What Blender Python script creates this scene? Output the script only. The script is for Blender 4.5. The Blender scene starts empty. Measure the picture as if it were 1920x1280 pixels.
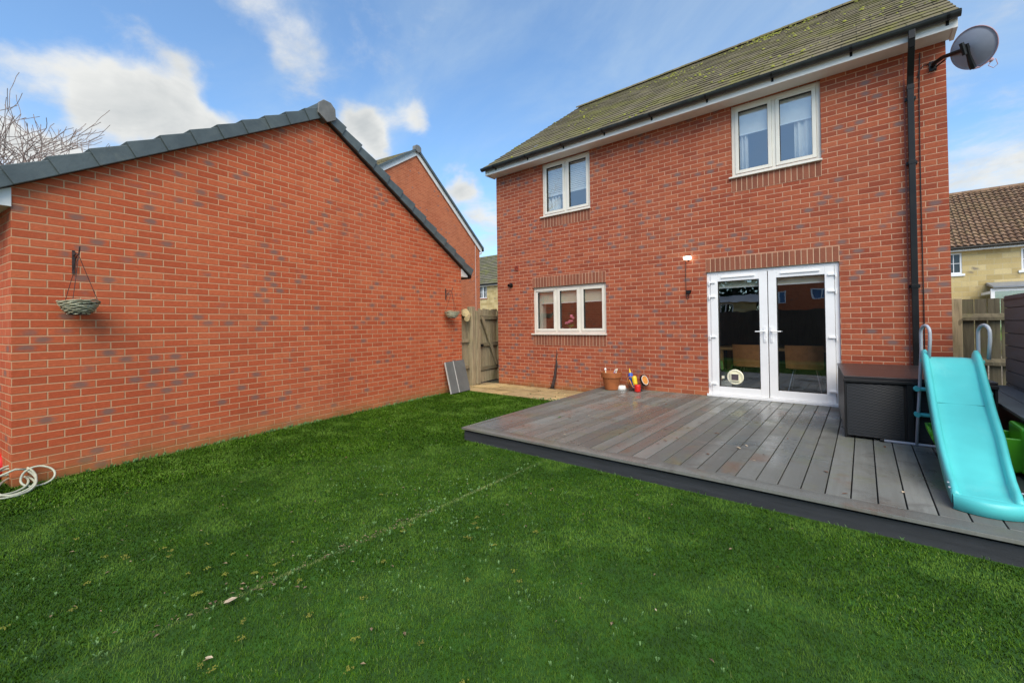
import bpy, bmesh, math, random
import numpy as np
from mathutils import Vector, Matrix
R = math.radians
random.seed(7); np.random.seed(7)
S = bpy.context.scene
COL = S.collection

# ---------------------------------------------------------------- camera
yaw, pitch, roll = R(39.441), R(.573), R(-.78)
F = Vector((-math.sin(yaw)*math.cos(pitch), math.cos(yaw)*math.cos(pitch), math.sin(pitch)))
Rt = Vector((math.cos(yaw), math.sin(yaw), 0)); Up = Rt.cross(F)
R2 = Rt*math.cos(roll)+Up*math.sin(roll); U2 = -Rt*math.sin(roll)+Up*math.cos(roll)
CAM = Vector((6.770, -7.703, 1.243))
cd = bpy.data.cameras.new('camera'); cam = bpy.data.objects.new('camera', cd); COL.objects.link(cam)
cam.matrix_world = Matrix(((R2.x, U2.x, -F.x, CAM.x), (R2.y, U2.y, -F.y, CAM.y), (R2.z, U2.z, -F.z, CAM.z), (0, 0, 0, 1)))
cd.sensor_width = 36; cd.lens = 800.03/1920*36; cd.shift_y = -38.9/1920; cd.shift_x = 0
cd.clip_start = .05; cd.clip_end = 1000
S.camera = cam

def ray_dir(u, v):
    d = F + R2*(u-960)/800.03 - U2*(v-601.09)/800.03
    return d.normalized()

# ---------------------------------------------------------------- light
SUN_DIR = Vector((.52, -.58, .80)).normalized()      # towards the sun
sun_el = math.asin(SUN_DIR.z); sun_az = math.atan2(SUN_DIR.x, SUN_DIR.y)
sd = bpy.data.lights.new('sun', 'SUN'); sd.energy = 2.3; sd.angle = R(50); sd.color = (1, .87, .68)
so = bpy.data.objects.new('sun', sd); COL.objects.link(so)
so.rotation_euler = SUN_DIR.to_track_quat('Z', 'Y').to_euler()
S.view_settings.view_transform = 'Standard'; S.view_settings.look = 'None'
S.view_settings.exposure = 0.85; S.view_settings.gamma = 1

class NT:
    """small node-graph helper"""
    def __init__(s, tree): s.t = tree; s.n = tree.nodes; s.l = tree.links
    def new(s, typ, **kw):
        n = s.n.new(typ)
        for k, v in kw.items(): setattr(n, k, v)
        return n
    def put(s, sock, v):
        if isinstance(v, bpy.types.NodeSocket): s.l.new(v, sock)
        elif v is not None:
            if sock.type == 'RGBA' and len(v) == 3: v = (*v, 1)
            sock.default_value = v
    def m(s, op, a, b=None, c=None, clamp=False):
        n = s.new('ShaderNodeMath', operation=op, use_clamp=clamp)
        s.put(n.inputs[0], a)
        if b is not None: s.put(n.inputs[1], b)
        if c is not None: s.put(n.inputs[2], c)
        return n.outputs[0]
    def vm(s, op, a, b=None, sc=None):
        n = s.new('ShaderNodeVectorMath', operation=op)
        s.put(n.inputs[0], a)
        if b is not None: s.put(n.inputs[1], b)
        if sc is not None: s.put(n.inputs['Scale'], sc)
        return n.outputs['Value'] if op in ('DOT_PRODUCT', 'LENGTH', 'DISTANCE') else n.outputs[0]
    def mr(s, v, a, b, c=0., d=1., smooth=True):
        n = s.new('ShaderNodeMapRange', interpolation_type='SMOOTHSTEP' if smooth else 'LINEAR')
        for i, x in enumerate((v, a, b, c, d)): s.put(n.inputs[i], x)
        return n.outputs[0]
    def noise(s, vec, scale, detail=3, rough=.5, dist=0., out=0):
        n = s.new('ShaderNodeTexNoise')
        if vec is not None: s.put(n.inputs['Vector'], vec)
        s.put(n.inputs['Scale'], scale); s.put(n.inputs['Detail'], detail)
        s.put(n.inputs['Roughness'], rough); s.put(n.inputs['Distortion'], dist)
        return n.outputs[out]
    def mix(s, f, a, b, blend='MIX'):
        n = s.new('ShaderNodeMix', data_type='RGBA', blend_type=blend)
        s.put(n.inputs[0], f); s.put(n.inputs[6], a); s.put(n.inputs[7], b)
        return n.outputs[2]
    def ramp(s, f, stops):
        n = s.new('ShaderNodeValToRGB'); s.put(n.inputs[0], f)
        e = n.color_ramp.elements
        while len(e) < len(stops): e.new(.5)
        for k, (p, c) in enumerate(stops): e[k].position = p; e[k].color = (*c, 1)
        return n.outputs[0]
    def xyz(s, v):
        n = s.new('ShaderNodeSeparateXYZ'); s.put(n.inputs[0], v); return n.outputs
    def comb(s, x, y, z=0.):
        n = s.new('ShaderNodeCombineXYZ')
        for i, q in enumerate((x, y, z)): s.put(n.inputs[i], q)
        return n.outputs[0]
    def bump(s, h, strength=1., dist=.01, nrm=None):
        n = s.new('ShaderNodeBump'); s.put(n.inputs['Strength'], strength); s.put(n.inputs['Distance'], dist)
        s.put(n.inputs['Height'], h)
        if nrm is not None: s.put(n.inputs['Normal'], nrm)
        return n.outputs[0]

# ---------------------------------------------------------------- world: daylight sky with broken cloud
W = bpy.data.worlds.new('World'); S.world = W; W.use_nodes = True
W.node_tree.nodes.clear()
g = NT(W.node_tree)
sky = g.new('ShaderNodeTexSky', sky_type='NISHITA'); sky.sun_disc = False
sky.sun_elevation = sun_el; sky.sun_rotation = sun_az; sky.air_density = 1.0; sky.dust_density = .6; sky.ozone_density = 1.6
tc = g.new('ShaderNodeTexCoord').outputs['Generated']
X, Y, Z = g.xyz(tc)
zz = g.m('ADD', g.m('MAXIMUM', Z, 0.), .22)
pl = g.comb(g.m('DIVIDE', X, zz), g.m('DIVIDE', Y, zz), 0.)
n1 = g.noise(pl, 1.25, 9, .56, .35)
n2 = g.noise(g.vm('ADD', pl, (3.1, 1.7, 0)), 3.4, 9, .66, .3)
dens = g.m('ADD', g.m('MULTIPLY', n1, .72), g.m('MULTIPLY', n2, .55))
def blob(u, v, size, wgt):
    d = ray_dir(u, v)
    wob = g.vm('ADD', tc, g.vm('SCALE', g.vm('SUBTRACT', g.noise(tc, 6., 4, .6, 0, out=1), (.5, .5, .5)), sc=.13))
    dt = g.vm('DOT_PRODUCT', g.vm('NORMALIZE', wob), tuple(d))
    return g.m('MULTIPLY', g.m('POWER', g.m('MAXIMUM', dt, 0.), size), wgt)
add = None
for b in [(10, 95, 500, .20), (150, 160, 600, .24), (250, 200, 600, .30), (330, 225, 800, .32), (400, 255, 1200, .2), (10, 270, 700, .34), (120, 290, 800, .22), (110, 20, 900, .08), (230, 45, 1200, .12), (350, 130, 1400, .2), (70, 215, 1400, -.30), (60, 20, 500, -.12), (200, 95, 900, -.16), (300, 140, 1400, -.12), (420, 170, 700, -.15), (200, 30, 300, -.06),
          (680, 250, 1300, .5), (715, 275, 1500, .4), (500, 30, 260, .15), (550, 90, 500, .15), (780, 210, 1200, .30), (860, 350, 1500, .42), (900, 430, 500, .3),
          (350, 130, 600, .18), (1500, -180, 20, .08), (1920, 300, 260, .2), (1850, 200, 200, .1), (230, 60, 300, .12), (950, 120, 90, -.06), (420, 90, 300, -.2), (1200, 80, 30, -.08)]:
    x = blob(*b); add = x if add is None else g.m('ADD', add, x)
dens = g.m('ADD', dens, add)
cover = g.mr(dens, .70, .98)
thick = g.mr(dens, .86, 1.3)
veil = g.mr(g.noise(g.vm('ADD', pl, (7, 2, 0)), .9, 8, .62, 1.2), .32, .74, .08, .52)
mod = g.mr(g.noise(g.vm('ADD', pl, (1.3, 9., 0)), 2.6, 8, .62, .8), .36, .66)
cl_col = g.mix(g.m('MULTIPLY', g.m('ADD', thick, g.m('MULTIPLY', mod, .75)), .62), (4.9, 4.95, 4.85), (3.1, 3.3, 3.4))
skyc = g.mix(1., sky.outputs[0], (.96, 1.25, 1.42), 'MULTIPLY')
col = g.mix(veil, skyc, (3.2, 4.0, 4.7))
col = g.mix(cover, col, cl_col)
bg = g.new('ShaderNodeBackground'); g.put(bg.inputs[0], col); g.put(bg.inputs[1], .1)
wo = g.new('ShaderNodeOutputWorld'); g.l.new(bg.outputs[0], wo.inputs[0])

# ---------------------------------------------------------------- materials
def base_mat(name):
    m = bpy.data.materials.new(name); m.use_nodes = True
    m.node_tree.nodes.clear(); t = NT(m.node_tree)
    b = t.new('ShaderNodeBsdfPrincipled'); o = t.new('ShaderNodeOutputMaterial')
    t.l.new(b.outputs[0], o.inputs[0])
    return m, t, b
def plain(name, c, rough=.5, var=.12, scale=6, metal=0., bump=0., bscale=60, spec=.5, dirt=None, stretch=None, c2=None):
    m, t, b = base_mat(name)
    co = t.new('ShaderNodeTexCoord').outputs['Object']
    if stretch: co = t.vm('MULTIPLY', co, stretch)
    n = t.noise(co, scale, 5, .6)
    lo = tuple(x*(1-var) for x in c); hi = c2 or tuple(min(1, x*(1+var)) for x in c)
    cc = t.mix(t.mr(n, .3, .7), lo, hi)
    if dirt:
        cc = t.mix(t.mr(t.noise(co, scale*.6, 6, .7, .6), .52, .72, 0, dirt[3]), cc, dirt[:3])
    t.put(b.inputs['Base Color'], cc)
    t.put(b.inputs['Roughness'], t.mr(n, .2, .8, rough*.85, min(1, rough*1.15)))
    t.put(b.inputs['Metallic'], metal); t.put(b.inputs['Specular IOR Level'], spec)
    if bump: t.put(b.inputs['Normal'], t.bump(t.noise(co, bscale, 4, .6), 1., bump))
    return m

def brick(name, bw=.225, bh=.075, stag=.5, joint=.0048, cols=None, mortar=(.55, .36, .24), dark=.16, darkc=(.15, .13, .13), seed=0., grubby=0., bmp=.006, soft=.0016):
    m, t, b = base_mat(name)
    uv = t.new('ShaderNodeUVMap'); uv.uv_map = 'UVMap'
    u, v, _ = t.xyz(uv.outputs[0])
    jit = t.noise(uv.outputs[0], 18, 2, .5)
    row = t.m('FLOOR', t.m('DIVIDE', v, bh))
    uu = t.m('ADD', t.m('DIVIDE', u, bw), t.m('MULTIPLY', t.m('MODULO', t.m('ADD', row, 1000.), 2.), stag))
    cl = t.m('FLOOR', uu); fx = t.m('SUBTRACT', uu, cl); fy = t.m('SUBTRACT', t.m('DIVIDE', v, bh), row)
    dx = t.m('MULTIPLY', t.m('MINIMUM', fx, t.m('SUBTRACT', 1., fx)), bw)
    dy = t.m('MULTIPLY', t.m('MINIMUM', fy, t.m('SUBTRACT', 1., fy)), bh)
    wn = t.new('ShaderNodeTexWhiteNoise', noise_dimensions='3D'); t.put(wn.inputs['Vector'], t.comb(cl, row, seed))
    r, gg, bb = t.xyz(wn.outputs['Color'])
    d = t.m('MINIMUM', dx, dy)
    d = t.m('ADD', d, t.m('MULTIPLY', t.m('SUBTRACT', jit, .5), .0028))
    d = t.m('ADD', d, t.m('MULTIPLY', t.m('SUBTRACT', bb, .5), .001))
    msk = t.mr(d, joint-soft, joint+soft)
    cols = cols or [(0, (.30, .075, .045)), (.35, (.38, .095, .05)), (.7, (.43, .12, .062)), (1, (.50, .16, .085))]
    c = t.ramp(r, cols)
    fine = t.noise(t.vm('MULTIPLY', uv.outputs[0], (22, 110, 1)), 1., 5, .7)
    c = t.mix(t.mr(fine, .35, .7, 0., .5), c, tuple(x*.55 for x in cols[1][1]))
    mott = t.noise(t.vm('ADD', uv.outputs[0], (seed, 0, 0)), 22, 5, .7)
    c = t.mix(t.mr(mott, .5, .75, 0, .22), c, tuple(min(1, x*1.45) for x in cols[-1][1]))
    # kiln-blued hearts of some bricks; they come in drifts across the wall
    drift = t.noise(t.vm('MULTIPLY', uv.outputs[0], (.9, 1.7, 1)), 1.1, 3, .5)
    isd = t.mr(t.m('SUBTRACT', gg, t.m('MULTIPLY', t.m('SUBTRACT', drift, .5), 1.1)), 1-dark-.02, 1-dark+.06)
    ex = t.m('MULTIPLY', t.m('SUBTRACT', fx, t.m('ADD', .38, t.m('MULTIPLY', bb, .3))), 2.5)
    ey = t.m('MULTIPLY', t.m('SUBTRACT', fy, .5), 1.5)
    rr = t.m('SQRT', t.m('ADD', t.m('MULTIPLY', ex, ex), t.m('MULTIPLY', ey, ey)))
    sm = t.mr(t.m('ADD', rr, t.m('MULTIPLY', t.m('SUBTRACT', mott, .5), .5)), .25, .95, 1., 0.)
    c = t.mix(t.m('MULTIPLY', t.m('MULTIPLY', isd, sm), .78), c, darkc)
    mc = t.mix(t.noise(uv.outputs[0], 9, 5, .7), tuple(x*.72 for x in mortar), tuple(min(1, x*1.2) for x in mortar))
    c = t.mix(msk, mc, c)
    big = t.noise(uv.outputs[0], .55, 5, .6, .4)
    c = t.mix(t.mr(big, .42, .75, 0., .12), c, (.50, .25, .14))
    c = t.mix(t.mr(t.noise(t.vm('MULTIPLY', uv.outputs[0], (1.6, .5, 1)), 1., 6, .65, .6), .48, .70, 0., .22), c, tuple(x*.5 for x in cols[1][1]))
    if grubby:
        # splash-back dirt and pale salts along the foot of the wall
        foot = t.mr(t.m('ADD', v, t.m('MULTIPLY', t.m('SUBTRACT', t.noise(uv.outputs[0], 2.3, 5, .7), .5), .55)), -.17, .22, 1., 0.)
        c = t.mix(t.m('MULTIPLY', foot, grubby*.6), c, (.50, .25, .10))
        f2 = t.mr(t.m('ADD', v, t.m('MULTIPLY', t.m('SUBTRACT', t.noise(uv.outputs[0], 5, 5, .7), .5), .3)), -.17, .0, 1., 0.)
        c = t.mix(t.m('MULTIPLY', f2, grubby), c, (.20, .13, .035))
    t.put(b.inputs['Base Color'], c); t.put(b.inputs['Roughness'], .88); t.put(b.inputs['Specular IOR Level'], .25)
    h = t.m('ADD', t.m('MULTIPLY', msk, .8), t.m('MULTIPLY', fine, .35))
    h = t.m('ADD', h, t.m('MULTIPLY', r, .25))
    t.put(b.inputs['Normal'], t.bump(h, .8, bmp))
    return m

M = {}
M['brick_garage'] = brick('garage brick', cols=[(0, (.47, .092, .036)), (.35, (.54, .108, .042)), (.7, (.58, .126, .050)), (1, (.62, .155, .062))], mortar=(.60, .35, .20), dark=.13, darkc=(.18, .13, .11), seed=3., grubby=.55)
M['brick_house'] = brick('house brick', cols=[(0, (.285, .064, .034)), (.35, (.36, .083, .041)), (.7, (.40, .100, .047)), (1, (.45, .128, .062))], mortar=(.58, .34, .225), dark=.17, seed=11., grubby=.4)  # garage brick darkened; the shade on this wall is put into the colour
M['brick_far'] = brick('neighbour brick', cols=[(0, (.46, .11, .045)), (1, (.60, .17, .07))], mortar=(.60, .30, .17), dark=.05, seed=21.)
M['soldier'] = brick('soldier course brick', bw=.075, bh=.225, stag=0, cols=[(0, (.22, .080, .050)), (.5, (.28, .098, .058)), (1, (.34, .125, .072))], mortar=(.64, .42, .28), dark=-1., seed=5.)
M['stone'] = brick('reconstituted stone', bw=.46, bh=.215, stag=.5, joint=.007, cols=[(0, (.46, .35, .15)), (.5, (.60, .47, .22)), (1, (.70, .57, .30))], mortar=(.58, .50, .32), dark=0, seed=9.)
M['upvc'] = plain('white upvc', (.84, .85, .86), .3, .03, 3, spec=.5)
M['upvc_cream'] = plain('cream upvc', (.74, .72, .64), .35, .04, 3)
M['barge'] = plain('white painted board', (.74, .73, .69), .45, .06, 2, dirt=(.45, .44, .38, .25))
M['black_plastic'] = plain('black plastic', (.007, .007, .007), .4, .2, 4, spec=.35)
M['gutter'] = plain('weathered black gutter', (.022, .026, .024), .4, .3, 5, dirt=(.07, .10, .06, .45))
M['dark_void'] = plain('dark seal', (.02, .02, .02), .8, .1)
M['slate_cap'] = plain('slate grey dry verge', (.082, .104, .108), .55, .16, 5, bump=.002, bscale=50, dirt=(.15, .17, .155, .5))
M['cap_end'] = plain('grey ridge end', (.16, .16, .15), .6, .15, 9)
M['deck_board'] = None
M['grey_board'] = plain('grey composite', (.115, .122, .118), .6, .12, 5)
M['grey_edge'] = plain('pale cut edge', (.42, .42, .40), .6, .1, 8)
M['fascia_dark'] = plain('anthracite composite', (.040, .044, .052), .55, .15, 2.5, stretch=(1, 1, 12), bump=.0015)
M['screen_dark'] = plain('anthracite cladding', (.125, .150, .155), .6, .18, 2.5, stretch=(1, 1, 6), bump=.0015)
M['terracotta'] = plain('terracotta', (.34, .105, .030), .75, .15, 10, bump=.001)
M['turq'] = plain('turquoise plastic', (.085, .54, .55), .38, .06, 3, dirt=(.20, .60, .58, .35), bump=.0008, bscale=180)
M['lime'] = plain('lime green plastic', (.085, .46, .02), .35, .06, 4)
M['tube_grey'] = plain('powder coated grey tube', (.38, .42, .47), .38, .06, 6)
M['red'] = plain('red plastic', (.62, .02, .015), .3, .06, 5)
M['red_vent'] = plain('terracotta vent', (.30, .055, .03), .7, .1, 9)
M['blue'] = plain('blue plastic', (.03, .11, .48), .35, .1, 5)
M['yellow'] = plain('yellow plastic', (.80, .56, .03), .4, .08, 5)
M['amber'] = plain('orange cloth', (.60, .25, .05), .8, .2, 20)
M['white_gloss'] = plain('white glazed', (.82, .82, .80), .25, .03, 5)
M['hose'] = plain('cream hose', (.44, .46, .36), .45, .15, 12, dirt=(.28, .28, .20, .4))
M['dish'] = plain('grey dish', (.31, .33, .39), .5, .1, 4, metal=.0, dirt=(.38, .39, .42, .4))
M['dish_arm'] = plain('dish arm', (.42, .26, .29), .5, .2, 8)
M['bark'] = plain('bare bark', (.25, .19, .165), .8, .3, 15)
M['stemdark'] = plain('charred stem', (.035, .025, .025), .8, .4, 30, dirt=(.18, .10, .08, .7), bump=.004, bscale=40)
M['cable'] = plain('black cable', (.02, .015, .015), .5, .1)
M['curtain'] = plain('white curtain', (.72, .72, .70), .9, .05, 5)
M['blind'] = plain('cream blind', (.70, .68, .55), .85, .05, 3)
M['room'] = plain('dim painted wall', (.50, .48, .44), .9, .05, 1)
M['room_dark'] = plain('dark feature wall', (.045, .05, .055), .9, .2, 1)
M['floor_in'] = plain('grey floor', (.16, .15, .14), .5, .1, 3)
M['leather'] = plain('tan leather', (.62, .26, .09), .55, .15, 8)
M['oak'] = plain('oak table', (.50, .28, .11), .5, .2, 4, stretch=(1, 8, 8))
M['leaf'] = plain('plant leaf', (.07, .17, .03), .5, .4, 8)
M['pink'] = plain('pink petals', (.95, .22, .36), .6, .3, 30)
M['chrome'] = plain('bright metal', (.6, .6, .6), .3, .05, 5, metal=1.)
M['flap'] = plain('ivory plastic', (.78, .76, .58), .4, .05, 5)
M['flap_clear'] = plain('smoked flap', (.10, .08, .09), .2, .1, 5)
M['conserv'] = plain('grey lean-to roof', (.22, .24, .27), .4, .1, 3)
M['deadleaf'] = plain('dead leaf', (.16, .075, .04), .7, .5, 40)
M['paleleaf'] = plain('pale dry leaf', (.50, .40, .28), .7, .3, 40)

def wood(name, c, green=.25, stretch=(14, 14, 1.1), sc=1.6):
    m, t, b = base_mat(name)
    co = t.new('ShaderNodeTexCoord').outputs['Object']
    rnd = t.new('ShaderNodeUVMap'); rnd.uv_map = 'UVMap'
    rx = t.xyz(rnd.outputs[0])[0]
    v = t.vm('ADD', t.vm('MULTIPLY', co, stretch), t.comb(t.m('MULTIPLY', rx, 37.), 0., t.m('MULTIPLY', rx, 91.)))
    n = t.noise(v, sc, 7, .65, .6)
    cc = t.ramp(n, [(.25, tuple(x*.35 for x in c)), (.5, c), (.75, tuple(min(1, x*1.5) for x in c))])
    wn = t.new('ShaderNodeTexWhiteNoise', noise_dimensions='1D'); t.put(wn.inputs['W'], rx)
    cc = t.mix(t.m('MULTIPLY', wn.outputs['Value'], .35), cc, tuple(x*.5 for x in c))
    kn = t.noise(t.vm('MULTIPLY', co, (9, 9, 3.5)), 1.2, 2, .4)
    cc = t.mix(t.mr(kn, .70, .76, 0, .7), cc, tuple(x*.25 for x in c))
    gr = t.noise(co, 2.2, 5, .7)
    cc = t.mix(t.mr(gr, .48, .72, 0., green), cc, (.12, .14, .03))
    t.put(b.inputs['Base Color'], cc); t.put(b.inputs['Roughness'], .85); t.put(b.inputs['Specular IOR Level'], .25)
    t.put(b.inputs['Normal'], t.bump(n, .8, .004))
    return m
M['wood'] = wood('weathered softwood', (.36, .30, .19), .35)
M['wood_grey'] = wood('grey weathered softwood', (.125, .108, .072), .35)
M['wood_rail'] = wood('grey rail', (.24, .20, .125), .45, (1.1, 1.1, 14))
M['wood_dark'] = wood('dark stained fence', (.12, .095, .075), .05)
M['log'] = plain('cut log face', (.55, .43, .22), .8, .25, 14, dirt=(.28, .26, .12, .5))

def deck_mat():
    m, t, b = base_mat('composite deck board')
    co = t.new('ShaderNodeTexCoord').outputs['Object']
    uv = t.new('ShaderNodeUVMap'); uv.uv_map = 'UVMap'
    rx = t.xyz(uv.outputs[0])[0]
    wn = t.new('ShaderNodeTexWhiteNoise', noise_dimensions='1D'); t.put(wn.inputs['W'], t.m('MULTIPLY', rx, 53.))
    base = t.mix(wn.outputs['Value'], (.105, .112, .103), (.225, .235, .218))
    off = t.comb(t.m('MULTIPLY', rx, 7.), t.m('MULTIPLY', rx, 31.), 0.)
    st = t.noise(t.vm('ADD', t.vm('MULTIPLY', co, (30, 1.6, 1)), off), 1., 6, .65)
    c = t.mix(t.mr(st, .3, .75, 0, .35), base, (.095, .090, .078))
    # brown and green staining, per board
    s1 = t.noise(t.vm('ADD', t.vm('MULTIPLY', co, (2.3, 1.5, 1)), off), 1., 6, .65, .5)
    c = t.mix(t.mr(s1, .57, .72, 0, .6), c, (.150, .085, .050))
    s2 = t.noise(t.vm('ADD', t.vm('ADD', co, (9, 4, 0)), off), 1.2, 6, .7, .4)
    c = t.mix(t.mr(s2, .50, .70, 0, .55), c, (.150, .165, .085))
    x, y, z = t.xyz(co)
    # damp, unscrubbed part of the deck towards the lawn corner
    g1 = t.noise(co, 1.3, 6, .68, .6)
    dmp = t.m('MULTIPLY', t.mr(y, -.6, -3.3), t.mr(x, 6.6, 3.4))
    c = t.mix(t.m('MULTIPLY', t.mr(g1, .40, .62), t.m('MULTIPLY', dmp, .4)), c, (.13, .10, .085))
    fl = t.noise(co, 34, 3, .5)
    c = t.mix(t.mr(fl, .70, .76, 0, .55), c, (.30, .29, .25))
    blot = t.noise(t.vm('ADD', co, (4, 1, 0)), 2.6, 6, .7, .8)
    c = t.mix(t.mr(blot, .56, .66, 0, .45), c, (.075, .070, .060))
    t.put(b.inputs['Base Color'], c)
    wet = t.noise(t.vm('ADD', co, (2, 7, 0)), 1.1, 5, .6, .5)
    t.put(b.inputs['Roughness'], t.mr(wet, .38, .60, .22, .60))
    t.put(b.inputs['Specular IOR Level'], .45)
    t.put(b.inputs['Normal'], t.bump(t.noise(t.vm('MULTIPLY', co, (90, 4, 1)), 1., 5, .6), .5, .0012))
    return m
M['deck_board'] = deck_mat()

def tile_mat(name, base, base2, moss=.4, mossc=(.20, .22, .02), tw=.33):
    m, t, b = base_mat(name)
    uv = t.new('ShaderNodeUVMap'); uv.uv_map = 'UVMap'
    u, v, _ = t.xyz(uv.outputs[0])
    row = t.m('FLOOR', v)
    uu = t.m('ADD', t.m('DIVIDE', u, tw), t.m('MULTIPLY', t.m('MODULO', t.m('ADD', row, 100.), 2.), .5))
    cl = t.m('FLOOR', uu); fx = t.m('SUBTRACT', uu, cl)
    wn = t.new('ShaderNodeTexWhiteNoise', noise_dimensions='3D'); t.put(wn.inputs['Vector'], t.comb(cl, row, 4.))
    r, gg, bb = t.xyz(wn.outputs['Color'])
    c = t.mix(r, base, base2)
    co = t.new('ShaderNodeTexCoord').outputs['Object']
    n = t.noise(co, 9, 6, .7)
    c = t.mix(t.mr(n, .35, .7, 0, .4), c, tuple(x*.55 for x in base))
    jt = t.mr(t.m('MULTIPLY', t.m('MINIMUM', fx, t.m('SUBTRACT', 1., fx)), tw), .003, .010, 1., 0.)
    c = t.mix(t.m('MULTIPLY', jt, .7), c, (.02, .02, .018))
    ms = t.noise(co, 1.0, 6, .62, .4); ms2 = t.noise(co, 7, 5, .7)
    fv = t.m('SUBTRACT', v, row)
    mm = t.m('MULTIPLY', t.mr(t.m('ADD', ms, t.m('MULTIPLY', ms2, .55)), .72, .92), moss)
    c = t.mix(mm, c, mossc)
    bright = t.mr(t.m('ADD', ms2, t.m('MULTIPLY', ms, .3)), .74, .82, 0, moss)
    c = t.mix(bright, c, tuple(x*1.6 for x in mossc))
    c = t.mix(t.mr(t.m('SUBTRACT', v, row), .02, .03, .72, 0.), c, (.022, .021, .016))  # shade lines between courses, painted onto the tile butt edges
    lich = t.noise(co, 26, 2, .5); c = t.mix(t.mr(lich, .70, .74, 0, .5), c, (.34, .34, .28))
    t.put(b.inputs['Base Color'], c); t.put(b.inputs['Roughness'], .9); t.put(b.inputs['Specular IOR Level'], .2)
    t.put(b.inputs['Normal'], t.bump(t.m('ADD', n, mm), .7, .005))
    return m
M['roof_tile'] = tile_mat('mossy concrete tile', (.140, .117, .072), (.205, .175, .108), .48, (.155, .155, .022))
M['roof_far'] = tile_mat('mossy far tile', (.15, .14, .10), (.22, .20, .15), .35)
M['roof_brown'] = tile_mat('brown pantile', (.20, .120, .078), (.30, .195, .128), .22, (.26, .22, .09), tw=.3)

def rattan_mat():
    m, t, b = base_mat('black rattan weave')
    uv = t.new('ShaderNodeUVMap'); uv.uv_map = 'UVMap'
    u, v, _ = t.xyz(uv.outputs[0])
    colm = t.m('FLOOR', t.m('DIVIDE', u, .034))
    fx = t.m('SUBTRACT', t.m('DIVIDE', u, .034), colm)
    vv = t.m('ADD', t.m('DIVIDE', v, .016), t.m('MULTIPLY', t.m('MODULO', t.m('ADD', colm, 1000.), 2.), .5))
    fy = t.m('FRACT', t.m('ADD', vv, 100.))
    h = t.m('SINE', t.m('MULTIPLY', fy, math.pi))
    t.put(b.inputs['Base Color'], t.mix(h, (.004, .005, .006), (.018, .021, .026)))
    t.put(b.inputs['Roughness'], .45)
    t.put(b.inputs['Normal'], t.bump(h, .8, .003))
    return m
M['rattan'] = rattan_mat()
M['rattan_frame'] = plain('black resin frame', (.008, .008, .009), .5, .2, 6)
M['table_top'] = plain('brown black resin slats', (.026, .023, .025), .32, .25, 3, stretch=(1, 10, 10), bump=.001, dirt=(.055, .040, .040, .5))

def wicker():
    m, t, b = base_mat('willow wicker')
    uv = t.new('ShaderNodeUVMap'); uv.uv_map = 'UVMap'
    rx = t.xyz(uv.outputs[0])[0]
    wn = t.new('ShaderNodeTexWhiteNoise', noise_dimensions='1D'); t.put(wn.inputs['W'], t.m('MULTIPLY', rx, 77.))
    c = t.ramp(wn.outputs['Value'], [(0, (.16, .12, .07)), (.4, (.38, .36, .24)), (1, (.62, .60, .42))])
    t.put(b.inputs['Base Color'], c); t.put(b.inputs['Roughness'], .7)
    return m
M['wicker'] = wicker()

def slab_mat():
    m, t, b = base_mat('buff paving slab')
    co = t.new('ShaderNodeTexCoord').outputs['Object']
    uv = t.new('ShaderNodeUVMap'); uv.uv_map = 'UVMap'
    rx = t.xyz(uv.outputs[0])[0]
    wn = t.new('ShaderNodeTexWhiteNoise', noise_dimensions='1D'); t.put(wn.inputs['W'], t.m('MULTIPLY', rx, 77.))
    c = t.mix(wn.outputs['Value'], (.33, .24, .10), (.66, .50, .24))
    n = t.noise(co, 3, 7, .7, .5)
    c = t.mix(t.mr(n, .45, .62, 0, .7), c, (.24, .155, .06))
    n2 = t.noise(co, 12, 5, .7)
    c = t.mix(t.mr(n2, .55, .75, 0, .35), c, (.70, .60, .40))
    wn2 = t.new('ShaderNodeTexWhiteNoise', noise_dimensions='1D'); t.put(wn2.inputs['W'], t.m('MULTIPLY', rx, 1931.7))
    c = t.mix(t.m('MULTIPLY', wn2.outputs['Value'], .75), c, (.27, .20, .11))
    t.put(b.inputs['Base Color'], c); t.put(b.inputs['Roughness'], .75)
    t.put(b.inputs['Normal'], t.bump(t.m('ADD', n, n2), .7, .006))
    return m
M['slab'] = slab_mat()
M['soil'] = plain('soil joint', (.055, .050, .022), .95, .4, 12, bump=.01, dirt=(.06, .09, .02, .7))
M['ground'] = plain('turf backing', (.020, .075, .003), .95, .3, 6)
M['earth'] = plain('gravel and soil', (.20, .17, .12), .95, .3, 2)

def grass_mat():
    m, t, b = base_mat('turf blades')
    uv = t.new('ShaderNodeUVMap'); uv.uv_map = 'UVMap'
    r, h, _ = t.xyz(uv.outputs[0])
    c = t.ramp(r, [(0, (.013, .044, .001)), (.45, (.038, .098, .002)), (.80, (.075, .170, .006)), (.93, (.15, .24, .03)), (1, (.26, .29, .12))])
    co = t.new('ShaderNodeTexCoord').outputs['Object']
    big = t.noise(co, .9, 4, .6, .3)
    c = t.mix(t.mr(big, .42, .58, 0, .65), c, (.020, .060, .001))
    b2 = t.noise(t.vm('ADD', co, (5, 3, 0)), 2.4, 5, .65)
    c = t.mix(t.mr(b2, .48, .66, 0, .55), c, (.125, .235, .030))
    b3 = t.noise(t.vm('ADD', co, (1, 8, 0)), 5.5, 5, .7)
    c = t.mix(t.mr(b3, .58, .74, 0, .5), c, (.020, .060, .004))
    t.put(b.inputs['Base Color'], c); t.put(b.inputs['Roughness'], .6); t.put(b.inputs['Specular IOR Level'], .12)
    return m
M['grass'] = grass_mat()
M['weed'] = plain('clover weeds', (.07, .19, .035), .6, .5, 40, c2=(.19, .34, .12))
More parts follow.
